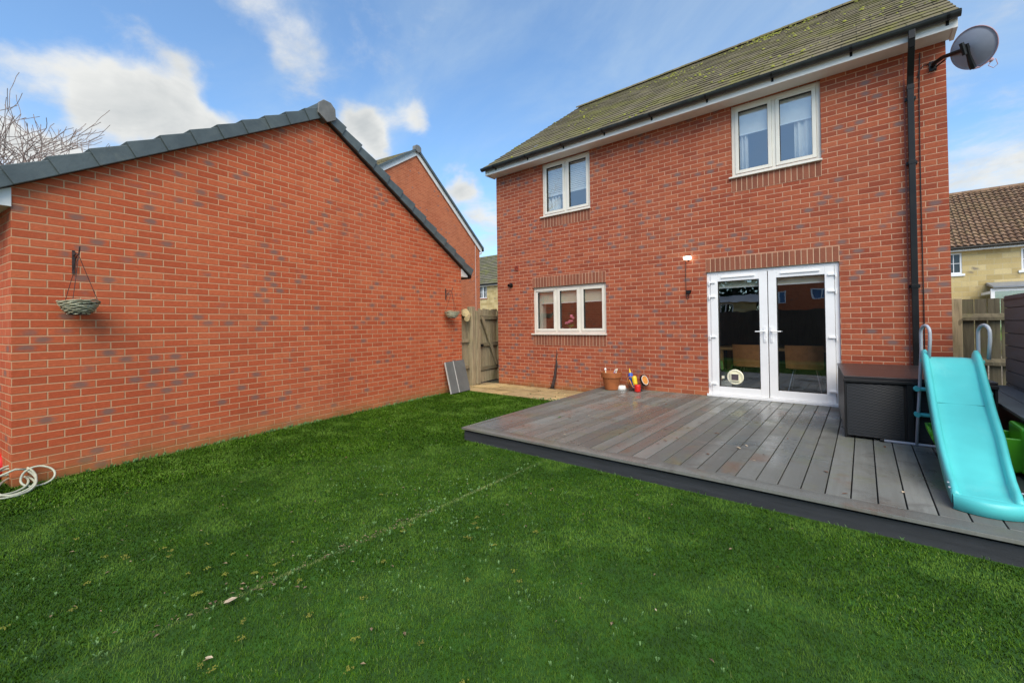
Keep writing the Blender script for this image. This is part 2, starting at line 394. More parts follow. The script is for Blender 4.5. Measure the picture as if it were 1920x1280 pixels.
M['moss_y'] = plain('yellow moss', (.15, .16, .018), .9, .3, 20)

def glass(name, lo, hi, tint=(.75, .85, .82)):
    m = bpy.data.materials.new(name); m.use_nodes = True; m.node_tree.nodes.clear(); t = NT(m.node_tree)
    tr = t.new('ShaderNodeBsdfTransparent'); t.put(tr.inputs[0], tint)
    gl = t.new('ShaderNodeBsdfGlossy'); t.put(gl.inputs['Roughness'], .0); t.put(gl.inputs[0], (.95, .97, 1))
    fr = t.new('ShaderNodeLayerWeight'); t.put(fr.inputs[0], .5)
    nz = t.noise(t.new('ShaderNodeTexCoord').outputs['Object'], 1.7, 2, .4)
    t.put(gl.inputs['Normal'], t.bump(nz, .25, .01))
    f = t.m('MINIMUM', t.m('ADD', lo, t.m('MULTIPLY', t.m('POWER', fr.outputs['Facing'], 2.), hi)), .95)
    mx = t.new('ShaderNodeMixShader'); t.put(mx.inputs[0], f); t.l.new(tr.outputs[0], mx.inputs[1]); t.l.new(gl.outputs[0], mx.inputs[2])
    o = t.new('ShaderNodeOutputMaterial'); t.l.new(mx.outputs[0], o.inputs[0])
    return m
M['glass'] = glass('double glazing', .25, 1.0, (.92, .96, .94))
def emit(name, c, s):
    m, t, b = base_mat(name)
    t.put(b.inputs['Base Color'], c); t.put(b.inputs['Emission Color'], c); t.put(b.inputs['Emission Strength'], s)
    return m
M['lamp'] = emit('lit led panel', (1., .93, .74), 7.)

# ---------------------------------------------------------------- mesh helpers
class MB:
    def __init__(s): s.v = []; s.f = []; s.r = []      # r: per-face random id (uv.x) when wanted
    def quad(s, *p, r=None):
        i = len(s.v); s.v += [tuple(q) for q in p]; s.f.append(tuple(range(i, i+len(p)))); s.r.append(r)
    def box(s, x0, x1, y0, y1, z0, z1, M4=None, r=None):
        P = [(x0, y0, z0), (x1, y0, z0), (x1, y1, z0), (x0, y1, z0), (x0, y0, z1), (x1, y0, z1), (x1, y1, z1), (x0, y1, z1)]
        s.hexa(P, M4, r)
    def hexa(s, P, M4=None, r=None):
        if M4 is not None: P = [tuple(M4 @ Vector(p)) for p in P]
        i = len(s.v); s.v += [tuple(p) for p in P]
        for q in ((0, 3, 2, 1), (4, 5, 6, 7), (0, 1, 5, 4), (1, 2, 6, 5), (2, 3, 7, 6), (3, 0, 4, 7)):
            s.f.append(tuple(i+k for k in q)); s.r.append(r)
    def prism(s, pts, d, r=None):
        """polygon pts (3d, in order), extruded by vector d"""
        n = len(pts); i = len(s.v); d = Vector(d)
        s.v += [tuple(p) for p in pts] + [tuple(Vector(p)+d) for p in pts]
        s.f.append(tuple(i+k for k in reversed(range(n)))); s.f.append(tuple(i+n+k for k in range(n))); s.r += [r, r]
        for k in range(n):
            j = (k+1) % n; s.f.append((i+k, i+j, i+n+j, i+n+k)); s.r.append(r)
    def tube(s, pts, rad, seg=8, cap=True, r=None, closed=False):
        pts = [Vector(p) for p in pts]; n = len(pts)
        rad = rad if hasattr(rad, '__len__') else [rad]*n
        base = len(s.v); up = None
        for k, p in enumerate(pts):
            a = pts[(k-1) % n] if (closed or k > 0) else p; b = pts[(k+1) % n] if (closed or k < n-1) else p
            t = (b-a).normalized()
            if up is None: up = t.orthogonal().normalized()
            else:
                up = (up - t*up.dot(t)); up = up.normalized() if up.length > 1e-6 else t.orthogonal().normalized()
            w = t.cross(up)
            for j in range(seg):
                an = 2*math.pi*j/seg
                s.v.append(tuple(p + (up*math.cos(an)+w*math.sin(an))*rad[k]))
        for k in range(n if closed else n-1):
            k2 = (k+1) % n
            for j in range(seg):
                j2 = (j+1) % seg
                s.f.append((base+k*seg+j, base+k*seg+j2, base+k2*seg+j2, base+k2*seg+j)); s.r.append(r)
        if cap and not closed:
            s.f.append(tuple(base+j for j in reversed(range(seg)))); s.f.append(tuple(base+(n-1)*seg+j for j in range(seg))); s.r += [r, r]
    def lathe(s, prof, c=(0, 0, 0), seg=24, axis=None, r=None):
        """prof: (radius, height) list"""
        base = len(s.v); c = Vector(c)
        Q = Vector(axis).to_track_quat('Z', 'Y').to_matrix() if axis is not None else Matrix.Identity(3)
        for (rr, h) in prof:
            for j in range(seg):
                a = 2*math.pi*j/seg
                s.v.append(tuple(c + Q @ Vector((rr*math.cos(a), rr*math.sin(a), h))))
        for k in range(len(prof)-1):
            for j in range(seg):
                j2 = (j+1) % seg
                s.f.append((base+k*seg+j, base+k*seg+j2, base+(k+1)*seg+j2, base+(k+1)*seg+j)); s.r.append(r)
    def build(s, name, mat, parent=None, bevel=0., smooth=False, uvmode='metric', loc=None, solid=0.):
        me = bpy.data.meshes.new(name); me.from_pydata(s.v, [], s.f); me.update()
        if not s.f: raise Exception(name)
        uvl = me.uv_layers.new(name='UVMap')
        for p, rr in zip(me.polygons, s.r):
            nrm = p.normal
            if abs(nrm.z) < .75:
                tg = Vector((0, 0, 1)).cross(nrm); tg = tg.normalized() if tg.length > 1e-6 else Vector((1, 0, 0))
                if abs(tg.x) >= abs(tg.y): tg = tg if tg.x > 0 else -tg
                else: tg = tg if tg.y > 0 else -tg
            else: tg = None
            for li in p.loop_indices:
                co = me.vertices[me.loops[li].vertex_index].co
                if rr is not None: uvl.data[li].uv = (rr, 0)
                elif tg is not None: uvl.data[li].uv = (co.dot(tg), co.z)
                else: uvl.data[li].uv = (co.x, co.y)
        if smooth:
            for p in me.polygons: p.use_smooth = True
        me.materials.append(mat)
        o = bpy.data.objects.new(name, me); COL.objects.link(o)
        if parent is not None: o.parent = parent
        if loc: o.location = loc
        if bevel:
            b = o.modifiers.new('bevel', 'BEVEL'); b.width = bevel; b.segments = 2; b.limit_method = 'ANGLE'
        if solid:
            b = o.modifiers.new('solid', 'SOLIDIFY'); b.thickness = solid
        return o
def tag(o, label=None, cat=None, group=None, kind=None):
    if label: o['label'] = label
    if cat: o['category'] = cat
    if group: o['group'] = group
    if kind: o['kind'] = kind
    return o
def thing(name, loc, label, cat, group=None, rz=0, rot=None):
    o = bpy.data.objects.new(name, None); COL.objects.link(o); o.location = loc
    o.rotation_euler = rot or (0, 0, rz); o.empty_display_size = .2
    return tag(o, label, cat, group)
def wall_cells(mb, x0, x1, z0, z1, holes, y, n=-1):
    """front sheet with rectangular holes in the plane y"""
    xs = sorted({x0, x1, *[h[0] for h in holes], *[h[1] for h in holes]}); zs = sorted({z0, z1, *[h[2] for h in holes], *[h[3] for h in holes]})
    for a, b in zip(xs, xs[1:]):
        for c, d in zip(zs, zs[1:]):
            mx, mz = (a+b)/2, (c+d)/2
            if any(h[0] < mx < h[1] and h[2] < mz < h[3] for h in holes): continue
            P = [(a, y, c), (b, y, c), (b, y, d), (a, y, d)]
            mb.quad(*(P if n < 0 else P[::-1]))

# ================================================================= GROUND
ZG = -.16
mb = MB(); mb.quad((-90, -60, ZG-.03), (90, -60, ZG-.03), (90, 120, ZG-.03), (-90, 120, ZG-.03))
tag(mb.build('ground', M['earth']), kind='structure')
mb = MB(); mb.quad((-.6, -11, ZG), (8.6, -11, ZG), (8.6, -1.24, ZG), (-.6, -1.24, ZG))
tag(mb.build('lawn', M['ground']), kind='structure')
# paved side path
mb = MB(); mb.quad((-3.0, -1.27, ZG+.004), (3.1, -1.27, ZG+.004), (3.1, 1.4, ZG+.004), (-3.0, 1.4, ZG+.004))
mb.build('path_bed', M['soil'])['kind'] = 'structure'
mb = MB(); rnd = random.Random(3)
y = -1.25
for hgt, ws in ((.42, (.62, .5, .64, .45, .6, .66, .5)), (.40, (.45, .62, .46, .6, .62, .45, .6)), (.40, (.6, .45, .62, .5, .45, .62, .6))):
    x = -.55-rnd.random()*.2
    for w in ws:
        j = lambda: rnd.uniform(-.006, .006)
        z = ZG+.02+rnd.uniform(-.003, .005)
        mb.hexa([(x+.018, y+.034+j(), ZG), (x+w-.018, y+.034+j(), ZG), (x+w-.018, y+hgt-.036, ZG), (x+.018, y+hgt-.036, ZG),
                 (x+.022, y+.038, z+j()*.4), (x+w-.022, y+.038, z+j()*.4), (x+w-.022, y+hgt-.040, z), (x+.022, y+hgt-.040, z)], r=rnd.random())
        x += w
    y += hgt
for x in (-.6, -1.2, -1.8): mb.box(x-.59, x, -.4, .1, ZG, ZG+.02, r=rnd.random()); mb.box(x-.59, x, .12, .7, ZG, ZG+.02, r=rnd.random())
tag(mb.build('path', M['slab'], bevel=.004), kind='structure')

# turf blades, one mesh
def blades(n, xr, yr, hmin, hmax, wid, keep, rr=None):
    x = np.random.uniform(*xr, n); y = np.random.uniform(*yr, n); k = keep(x, y); x = x[k]; y = y[k]
    return x, y, np.random.uniform(hmin, hmax, len(x)), np.full(len(x), wid)
def gx(y): return .862 + (y+7.602)*math.tan(R(-8.009))     # garage wall line
def deck_left(y): return np.interp(y, [-4.04, -1.95, 0], [2.97, 2.86, 2.76])
def ok(x, y):
    on_deck = (y > -4.05) & (x > deck_left(y)-.005)
    return (x > gx(y)+.01) & ~on_deck & (y < -1.22+.012*np.sin(x*9)) | ((y < -7.6) & (x > -1))&~on_deck
def dcam(x, y): return np.hypot(x-CAM.x, y-CAM.y)
sets = []
for (n, near, far, w, h0, h1) in ((560000, 0, 2.6, .0020, .008, .017), (420000, 2.6, 5.0, .0034, .009, .018), (250000, 5.0, 12, .0065, .012, .024)):
    x = np.random.uniform(-.5, 8.4, n*3); y = np.random.uniform(-9.0, -1.2, n*3)
    d = dcam(x, y); # in front of the camera only
    fr = (x-CAM.x)*F.x + (y-CAM.y)*F.y
    k = ok(x, y) & (d >= near) & (d < far) & (fr > -.25)
    x, y = x[k][:n], y[k][:n]
    sets.append((x, y, np.random.uniform(h0, h1, len(x)), np.full(len(x), w)))
x = np.concatenate([s[0] for s in sets]); y = np.concatenate([s[1] for s in sets]); h = np.concatenate([s[2] for s in sets]); w = np.concatenate([s[3] for s in sets])
seam = np.abs(x - (4.22+.006*np.sin(y*3))) < .019
h = np.where(seam, h*.8, h)
# shallow drifts in the pile so the blades lie in patches
ph = .5*np.sin(x*2.1+y*1.3)+.5*np.sin(y*3.7-x*.8)+np.random.uniform(-3, 3, len(x))
lean = np.random.uniform(.4, 1.3, len(x))*h
N = len(x); z = np.full(N, ZG)
px, py = np.cos(ph+1.57)*w*.5, np.sin(ph+1.57)*w*.5
lx, ly = np.cos(ph)*lean, np.sin(ph)*lean
V = np.empty((N, 5, 3), np.float32)
V[:, 0] = np.stack([x-px, y-py, z], 1); V[:, 1] = np.stack([x+px, y+py, z], 1)
V[:, 2] = np.stack([x+px*.8+lx*.35, y+py*.8+ly*.35, z+h*.62], 1); V[:, 3] = np.stack([x-px*.8+lx*.35, y-py*.8+ly*.35, z+h*.62], 1)
V[:, 4] = np.stack([x+lx, y+ly, z+h*.95], 1)
me = bpy.data.meshes.new('grass')
me.vertices.add(N*5); me.vertices.foreach_set('co', V.reshape(-1))
b0 = (np.arange(N)*5)[:, None]
loops = np.concatenate([b0+np.array([[0, 1, 2, 3]]), b0+np.array([[3, 2, 4]])], 1).astype(np.int32)
me.loops.add(N*7); me.loops.foreach_set('vertex_index', loops.reshape(-1))
ls = np.stack([np.arange(N)*7, np.arange(N)*7+4], 1).reshape(-1).astype(np.int32)
me.polygons.add(N*2); me.polygons.foreach_set('loop_start', ls)
try: me.polygons.foreach_set('loop_total', np.tile(np.array([4, 3], np.int32), N))
except Exception: pass
uvl = me.uv_layers.new(name='UVMap')
rv = np.random.beta(2, 2.2, N); rv = np.where(seam, np.clip(.985+np.random.normal(0, .03, N), .85, 1), rv)
spark = np.random.rand(N) < .012; rv = np.where(spark, .97, rv)
uv = np.stack([np.repeat(rv, 7), np.tile(np.array([0, 0, .6, .6, .6, .6, 1.]), N)], 1).astype(np.float32)
uvl.data.foreach_set('uv', uv.reshape(-1))
me.update(calc_edges=True); me.validate()
me.materials.append(M['grass'])
go = bpy.data.objects.new('grass', me); COL.objects.link(go); tag(go, 'short green artificial turf pile covering the lawn', 'grass', kind='stuff')

YF_ = -4.04
# weeds growing along the turf seam and left of it
mb = MB(); rnd = random.Random(5)
def sprig(mb, x, y, s, n, up=.5):
    for k in range(n):
        a = rnd.uniform(0, 6.28); l = s*rnd.uniform(.5, 1.1); w = l*.28; t = rnd.uniform(.1, up)
        c, si = math.cos(a), math.sin(a); o = rnd.uniform(.0, .4)*s
        bx, by = x+c*o, y+si*o
        mb.quad((bx, by, ZG+.015), (bx+c*l*.5-si*w, by+si*l*.5+c*w, ZG+.028+l*t*.5), (bx+c*l, by+si*l, ZG+.028+l*t), (bx+c*l*.5+si*w, by+si*l*.5-c*w, ZG+.028+l*t*.5))
for k in range(150):
    yy = -rnd.uniform(4.3, 7.6); xx = 4.22+rnd.gauss(0, .05+.03*(-yy-4.3))
    sprig(mb, xx, yy, rnd.uniform(.006, .018), rnd.randint(3, 6))
for k in range(1700):
    yy = -rnd.uniform(5.0, 8.0); xx = rnd.uniform(3.0, 6.4)
    if math.sin(xx*3.1)+math.sin(yy*2.7+xx)+rnd.uniform(-1.2, 1.2) < .3: continue
    sprig(mb, xx, yy, rnd.uniform(.005, .013), rnd.randint(3, 6))
for k in range(26):
    yy = -rnd.uniform(4.4, 7.4); xx = rnd.uniform(1.6, 6.0)
    for q in range(7):
        a = rnd.uniform(0, 6.28); l = rnd.uniform(.02, .05)
        mb.quad((xx, yy, ZG+.02), (xx+.004, yy, ZG+.02), (xx+math.cos(a)*l, yy+math.sin(a)*l, ZG+.03+l*.5))
for k in range(40):
    sprig(mb, rnd.uniform(1.9, 2.9), -1.25+rnd.gauss(0, .03), rnd.uniform(.01, .03), 5, 1.6)
for k in range(260):
    yy = rnd.uniform(-7.5, -1.9); xx = float(gx(yy))+abs(rnd.gauss(0, .025))+.01
    for q in range(4):
        a = rnd.uniform(-1.2, 1.6); l = rnd.uniform(.012, .05)
        mb.quad((xx, yy, ZG), (xx+.003, yy+.004, ZG), (xx+math.cos(a)*l*.5, yy+math.sin(a)*l*.5, ZG+l*1.1), (xx-.002, yy-.002, ZG+l*.6))
for k in range(60):
    xx = rnd.uniform(3.1, 8.0); yy = YF_-abs(rnd.gauss(0, .02))-.008
    for q in range(3):
        a = rnd.uniform(-2.6, -.5); l = rnd.uniform(.012, .04)
        mb.quad((xx, yy, ZG), (xx+.003, yy+.002, ZG), (xx+math.cos(a)*l*.5, yy+math.sin(a)*l*.5, ZG+l*1.1), (xx-.002, yy-.002, ZG+l*.6))
tag(mb.build('weeds', M['weed']), 'small clover weeds dotted along the turf seam', 'weeds', kind='stuff')
mb = MB()
for k in range(55):
    cx_, cy_ = (rnd.gauss(4.75, .45), -rnd.uniform(5.4, 7.5)) if k < 36 else (rnd.gauss(3.6, .4), -rnd.uniform(6.6, 7.7))
    for q in range(16):
        a = rnd.uniform(0, 6.28); o = rnd.uniform(0, .022); s_ = rnd.uniform(.002, .0045)
        mb.lathe([(s_, 0), (s_*.7, s_*.8), (0.0001, s_)], (cx_+math.cos(a)*o, cy_+math.sin(a)*o, ZG+.022), 6)
db = MB()
for k in range(260):
    if k < 90: yy = -rnd.uniform(5.6, 7.3); xx = 4.22+rnd.gauss(.0, .028)
    else: xx, yy = rnd.uniform(2.2, 6.5), -rnd.uniform(4.3, 7.6)
    a = rnd.uniform(0, 6.28); l = rnd.uniform(.004, .016); w = l*rnd.uniform(.25, .6); c, si = math.cos(a), math.sin(a)
    db.quad((xx-c*l, yy-si*l, ZG+.017), (xx+si*w, yy-c*w, ZG+.022), (xx+c*l, yy+si*l, ZG+.018), (xx-si*w, yy+c*w, ZG+.021))
tag(db.build('leaf_litter', plain('brown litter', (.10, .06, .03), .9, .6, 60, c2=(.30, .22, .13))), 'small brown crumbs and dead bits caught along the turf seam', 'litter', kind='stuff')
tag(mb.build('moss', M['moss_y']), 'yellow moss tufts in the turf near the seam', 'moss', kind='stuff')

# ================================================================= DECKING
deck = thing('decking', (4, -2, 0), 'grey composite timber decking raised above the lawn', 'decking')
dk = lambda mb, n, m, **k: None
def at(parent):      # keep world coordinates when parenting to an unrotated empty
    return tuple(-c for c in parent.location)
BP = .1465; DX0 = 2.865; DX1 = 9.0; YF = -4.04
mb = MB(); x = DX0+.155; k = 0; rnd = random.Random(2)
while x < DX1:
    yl = YF+.150
    mb.hexa([(x+.0045, yl, -.024), (x+BP-.0045, yl, -.024), (x+BP-.0045, -.004, -.024), (x+.0045, -.004, -.024),
             (x+.0045, yl, 0), (x+BP-.0045, yl, 0), (x+BP-.0045, -.004, 0), (x+.0045, -.004, 0)], r=(k*.618) % 1)
    x += BP; k += 1
mb.build('boards', M['deck_board'], deck, bevel=.002, loc=at(deck))
mb = MB()
xs = [DX0+.10, DX0+.0, DX0-.10]
mb.hexa([(2.95, YF-.02, -.024), (9, YF-.02, -.024), (9, YF+.142, -.024), (3.02, YF+.142, -.024), (2.95, YF-.02, .001), (9, YF-.02, .001), (9, YF+.142, .001), (3.02, YF+.142, .001)], r=.31)
mb.build('front_border', M['deck_board'], deck, bevel=.003, loc=at(deck))
mb = MB()
mb.hexa([(2.95, YF+.0, -.024), (3.016, YF+.146, -.024), (DX0+.150, -.004, -.024), (2.76, -.004, -.024), (2.95, YF, 0), (3.016, YF+.146, 0), (DX0+.150, -.004, 0), (2.76, -.004, 0)], r=.77)
mb.build('side_border', M['deck_board'], deck, bevel=.003, loc=at(deck))
mb = MB()
mb.box(2.975, 9, YF+.016, YF+.036, ZG-.02, -.046)
mb.hexa([(2.962, YF+.016, ZG-.02), (2.974, YF+.016, ZG-.02), (2.795, -.01, ZG-.02), (2.775, -.01, ZG-.02), (2.962, YF+.016, -.046), (2.974, YF+.016, -.046), (2.795, -.01, -.046), (2.775, -.01, -.046)])
mb.build('fascia_board', M['fascia_dark'], deck, loc=at(deck))
mb = MB(); mb.box(3.0, 9, YF+.06, -.02, -.12, -.03); mb.build('joists', M['dark_void'], deck, loc=at(deck))

# ================================================================= HOUSE
HW = 7.64; HT = 4.79; HD = 8.1
house = thing('brick_house', (0, 0, 0), 'two storey red brick house with mossy tiled roof behind the decking', 'house')
KW = (1.05, 2.85, 1.045, 2.065); DR = (4.72, 6.52, 0.0, 2.09); U1 = (1.33, 2.53, 3.61, 4.78); U2 = (5.14, 6.34, 3.61, 4.78)
holes = [KW, DR, U1, U2]
mb = MB()
wall_cells(mb, 0, HW, ZG-.02, HT, holes, 0)
for (a, b, c, d) in holes:      # reveals
    dpt = .10
    mb.quad((a, 0, c), (a, 0, d), (a, dpt, d), (a, dpt, c)); mb.quad((b, 0, c), (b, dpt, c), (b, dpt, d), (b, 0, d))
    mb.quad((a, 0, d), (b, 0, d), (b, dpt, d), (a, dpt, d)); mb.quad((a, 0, c), (a, dpt, c), (b, dpt, c), (b, 0, c))
RH = 8.05; RY = 4.05
for X_, fl in ((0, 0), (HW, 1)):
    P = [(X_, 0, ZG-.02), (X_, HD, ZG-.02), (X_, HD, HT), (X_, RY, RH-.12), (X_, 0, HT)]
    mb.quad(*(P[::-1] if not fl else P))
mb.quad((HW, HD, ZG-.02), (0, HD, ZG-.02), (0, HD, HT), (HW, HD, HT))
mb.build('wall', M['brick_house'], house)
# inner leaf that keeps the rooms dark
mb = MB()
wall_cells(mb, .02, HW-.02, ZG, HT, holes, .10, 1)
mb.build('inner_leaf', M['room'], house)
for (x0, x1, z) in ((4.72, 6.52, 2.09), (1.05, 2.85, 2.065)):
    mb = MB(); mb.box(x0, x1, -.003, .06, z, z+.225)
    o = mb.build('lintel_course', M['soldier'], house)
for (x0, x1, z) in ((1.05, 2.85, 1.02), (5.14, 6.34, 3.585), (1.33, 2.53, 3.585)):
    mb = MB(); mb.box(x0, x1, -.003, .06, z-.225, z)
    mb.build('sill_course', M['soldier'], house)
# shift the soldier uv so the bricks start at the ends of the course
for o in list(house.children):
    if o.name.startswith(('lintel_course', 'sill_course')):
        me = o.data; x0 = min(v.co.x for v in me.vertices); z0 = min(v.co.z for v in me.vertices)
        for l in me.uv_layers[0].data: l.uv = (l.uv[0]-x0, l.uv[1]-z0)
# movement joint
mb = MB(); mb.box(7.235, 7.25, -.002, .01, ZG, HT-.002); mb.build('movement_joint', plain('red mastic', (.26, .07, .05), .7), house)

# --- roof
def tiled_slope(mb, x0, x1, e, rdg, n, thick=.026, lap=.020, wave=0.):
    """courses from eaves point e=(y,z) to ridge rdg; uv = (x, row + fraction)"""
    (ey, ez), (ry, rz) = e, rdg
    L = math.hypot(ry-ey, rz-ez); ty, tz = (ry-ey)/L, (rz-ez)/L; ny, nz = -tz, ty
    if nz < 0: ny, nz = -ny, -nz
    st = L/n; nx = max(2, int((x1-x0)/.3)) if not wave else int((x1-x0)/.22)*6
    wf = lambda x: wave*math.sin((x-x0)/.19*2*math.pi)+wave*.35*math.sin((x-x0)/.19*4*math.pi+1) if wave else 0.
    rr = random.Random(1)
    for k in range(n):
        a = k*st; b = (k+1)*st+.02
        for i in range(nx):
            xa = x0+(x1-x0)*i/nx; xb = x0+(x1-x0)*(i+1)/nx; j = rr.uniform(-.004, .004) if not wave else 0.
            lo = thick+lap+j; hi = .006
            p = lambda x, s, h: (x, ey+ty*s+ny*h, ez+tz*s+nz*h)
            q = [p(xa, a, lo+wf(xa)), p(xb, a, lo+wf(xb)), p(xb, b, hi+wf(xb)), p(xa, b, hi+wf(xa))]
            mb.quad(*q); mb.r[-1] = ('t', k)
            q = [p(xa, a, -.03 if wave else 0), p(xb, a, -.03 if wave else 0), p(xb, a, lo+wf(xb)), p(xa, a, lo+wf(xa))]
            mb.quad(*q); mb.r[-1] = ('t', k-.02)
        for X_, fl in ((x0, 0), (x1, 1)):
            mb.quad((X_, ey+ty*a, ez+tz*a), (X_, ey+ty*a+ny*(thick+lap), ez+tz*a+nz*(thick+lap)), (X_, ey+ty*b+ny*.006, ez+tz*b+nz*.006), (X_, ey+ty*b, ez+tz*b)); mb.r[-1] = ('t', k)
def build_tiles(mb, name, mat, parent, loc=None, axis=0):
    rs = mb.r; mb.r = [None]*len(rs)
    o = mb.build(name, mat, parent, loc=loc)
    me = o.data; uvd = me.uv_layers[0].data
    for p, rr in zip(me.polygons, rs):
        if rr is None: continue
        zs = [me.vertices[me.loops[li].vertex_index].co.z for li in p.loop_indices]; z0, z1 = min(zs), max(zs)
        for li in p.loop_indices:
            co = me.vertices[me.loops[li].vertex_index].co
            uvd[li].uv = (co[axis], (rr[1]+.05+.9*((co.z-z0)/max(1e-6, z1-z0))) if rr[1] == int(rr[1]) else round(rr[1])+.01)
    return o
EY, EZ = -.365, 4.935
mb = MB(); tiled_slope(mb, -.09, HW+.08, (EY, EZ), (RY, RH), 21, .010, .009); tiled_slope(mb, -.09, HW+.08, (HD+.365, EZ), (RY, RH), 21, .010, .009)
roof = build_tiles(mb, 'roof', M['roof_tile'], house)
mb = MB()
for k in range(17):
    xa = -.09+(HW+.17)*k/17; xb = xa+(HW+.17)/17+.015
    n = 8; rr_ = .11
    for i in range(n):
        a0, a1 = math.pi*i/n, math.pi*(i+1)/n
        mb.quad((xa, RY-rr_*math.cos(a0), RH-.02+rr_*.8*math.sin(a0)), (xb, RY-rr_*.94*math.cos(a0), RH-.02+rr_*.75*math.sin(a0)), (xb, RY-rr_*.94*math.cos(a1), RH-.02+rr_*.75*math.sin(a1)), (xa, RY-rr_*math.cos(a1), RH-.02+rr_*.8*math.sin(a1)))
mb.build('ridge_tiles', M['roof_tile'], roof)
mb = MB()    # moss cushions on the tiles
rnd = random.Random(9); L = math.hypot(RY-EY, RH-EZ); ty, tz = (RY-EY)/L, (RH-EZ)/L
for k in range(1500):
    xx = rnd.uniform(-.05, HW+.05)
    s = rnd.choice([rnd.uniform(0, L), rnd.uniform(0, L), rnd.uniform(L*.75, L)])
    cl = math.sin(xx*2.3+s*1.7)+math.sin(xx*.9-s*3.1)+rnd.uniform(-1, 1)
    if cl < .7+(0 if xx > 3.5 else .6): continue
    s = (math.floor(s/(L/21))*(L/21)) + abs(rnd.gauss(0, .04)); q = rnd.uniform(.010, .034)
    mb.lathe([(q, 0), (q*.85, q*.35), (q*.45, q*.6), (.0005, q*.66)], (xx, EY+ty*s-tz*.03, EZ+tz*s+ty*.03), 6, axis=(0, -tz, ty))
o = mb.build('moss_cushions', plain('roof moss', (.19, .20, .02), .95, .4, 12), roof, smooth=True); o['kind'] = 'stuff'
mb = MB(); mb.box(-.06, HW+.05, -.302, -.282, 4.772, 4.90); mb.build('fascia', M['barge'], house)
mb = MB(); mb.box(-.06, HW+.05, -.281, .002, 4.782, 4.792); mb.build('soffit', M['barge'], house)
for X_ in (-.075, HW+.035):      # boxed ends
    mb = MB(); mb.prism([(X_, -.304, 4.768), (X_, -.304, 4.92), (X_, .02, 5.10), (X_, .02, 4.768)], (.04, 0, 0))
    mb.build('soffit_box_end', M['barge'], house)
for X_ in (-.05, HW+.02):        # white verge strip up the gables
    mb = MB(); mb.prism([(X_, .0, 4.92), (X_, .0, 5.10), (X_, RY, RH-.02), (X_, HD, 5.10), (X_, HD, 4.92), (X_, RY, RH-.2)], (.03, 0, 0))
    mb.build('bargeboard', M['barge'], house)
# gutter: half-round
gut_y, gut_z, gr = -.365, 4.915, .058
mb = MB(); n = 10
for i in range(n):
    a0, a1 = math.pi+math.pi*i/n, math.pi+math.pi*(i+1)/n
    for rr_, fl in ((gr, 0), (gr-.004, 1)):
        P = [(-.13, gut_y+rr_*math.cos(a0), gut_z+rr_*math.sin(a0)), (HW+.09, gut_y+rr_*math.cos(a0), gut_z+rr_*math.sin(a0)),
             (HW+.09, gut_y+rr_*math.cos(a1), gut_z+rr_*math.sin(a1)), (-.13, gut_y+rr_*math.cos(a1), gut_z+rr_*math.sin(a1))]
        mb.quad(*(P[::-1] if fl else P))
for X_ in (-.13, HW+.09):
    P = [(X_, gut_y+gr*math.cos(math.pi+math.pi*i/n), gut_z+gr*math.sin(math.pi+math.pi*i/n)) for i in range(n+1)]
    mb.prism(P, (.006, 0, 0))
mb.tube([(-.13, gut_y-gr, gut_z), (HW+.09, gut_y-gr, gut_z)], .006, 6)
gut = mb.build('gutter', M['gutter'], house)
for k in range(9):
    xx = .25+k*.92; mb = MB(); m_ = 8
    P = [(xx, gut_y+(gr+.006)*math.cos(math.pi+math.pi*i/m_), gut_z+(gr+.006)*math.sin(math.pi+math.pi*i/m_)) for i in range(m_+1)]
    Q = [(p[0], gut_y+(p[1]-gut_y)*.86, gut_z+(p[2]-gut_z)*.86) for p in P]
    mb.prism(P+Q[::-1], (.03, 0, 0)); mb.box(xx, xx+.03, -.309, -.302, 4.82, 4.90); mb.build('gutter_bracket', M['black_plastic'], gut)
# downpipe
mb = MB()
mb.box(7.27, 7.335, -.40, -.33, 4.76, 4.87)
Pd = [(7.30, -.365, 4.78), (7.30, -.33, 4.68), (7.30, -.10, 4.42), (7.30, -.065, 4.32), (7.30, -.065, .12), (7.30, -.065, .02)]
def sqtube(mb, P, hw):
    for k in range(len(P)-1):
        a, b = Vector(P[k]), Vector(P[k+1]); t = (b-a).normalized(); u = Vector((1, 0, 0)); w_ = t.cross(u).normalized()
        c = [a-u*hw-w_*hw, a+u*hw-w_*hw, a+u*hw+w_*hw, a-u*hw+w_*hw]; d_ = [q+(b-a)+t*.004 for q in c]
        mb.hexa([tuple(q) for q in c+d_])
sqtube(mb, Pd, .0325)
for z_ in (4.30, 3.32, 1.7): mb.box(7.262, 7.338, -.10, -.028, z_-.05, z_+.0)
dp = mb.build('downpipe', M['black_plastic'], house, bevel=.004)
for z_ in (4.15, 3.30, 1.68):
    mb = MB(); mb.box(7.245, 7.355, -.03, -.002, z_-.02, z_+.02); mb.build('pipe_clip', M['black_plastic'], dp)

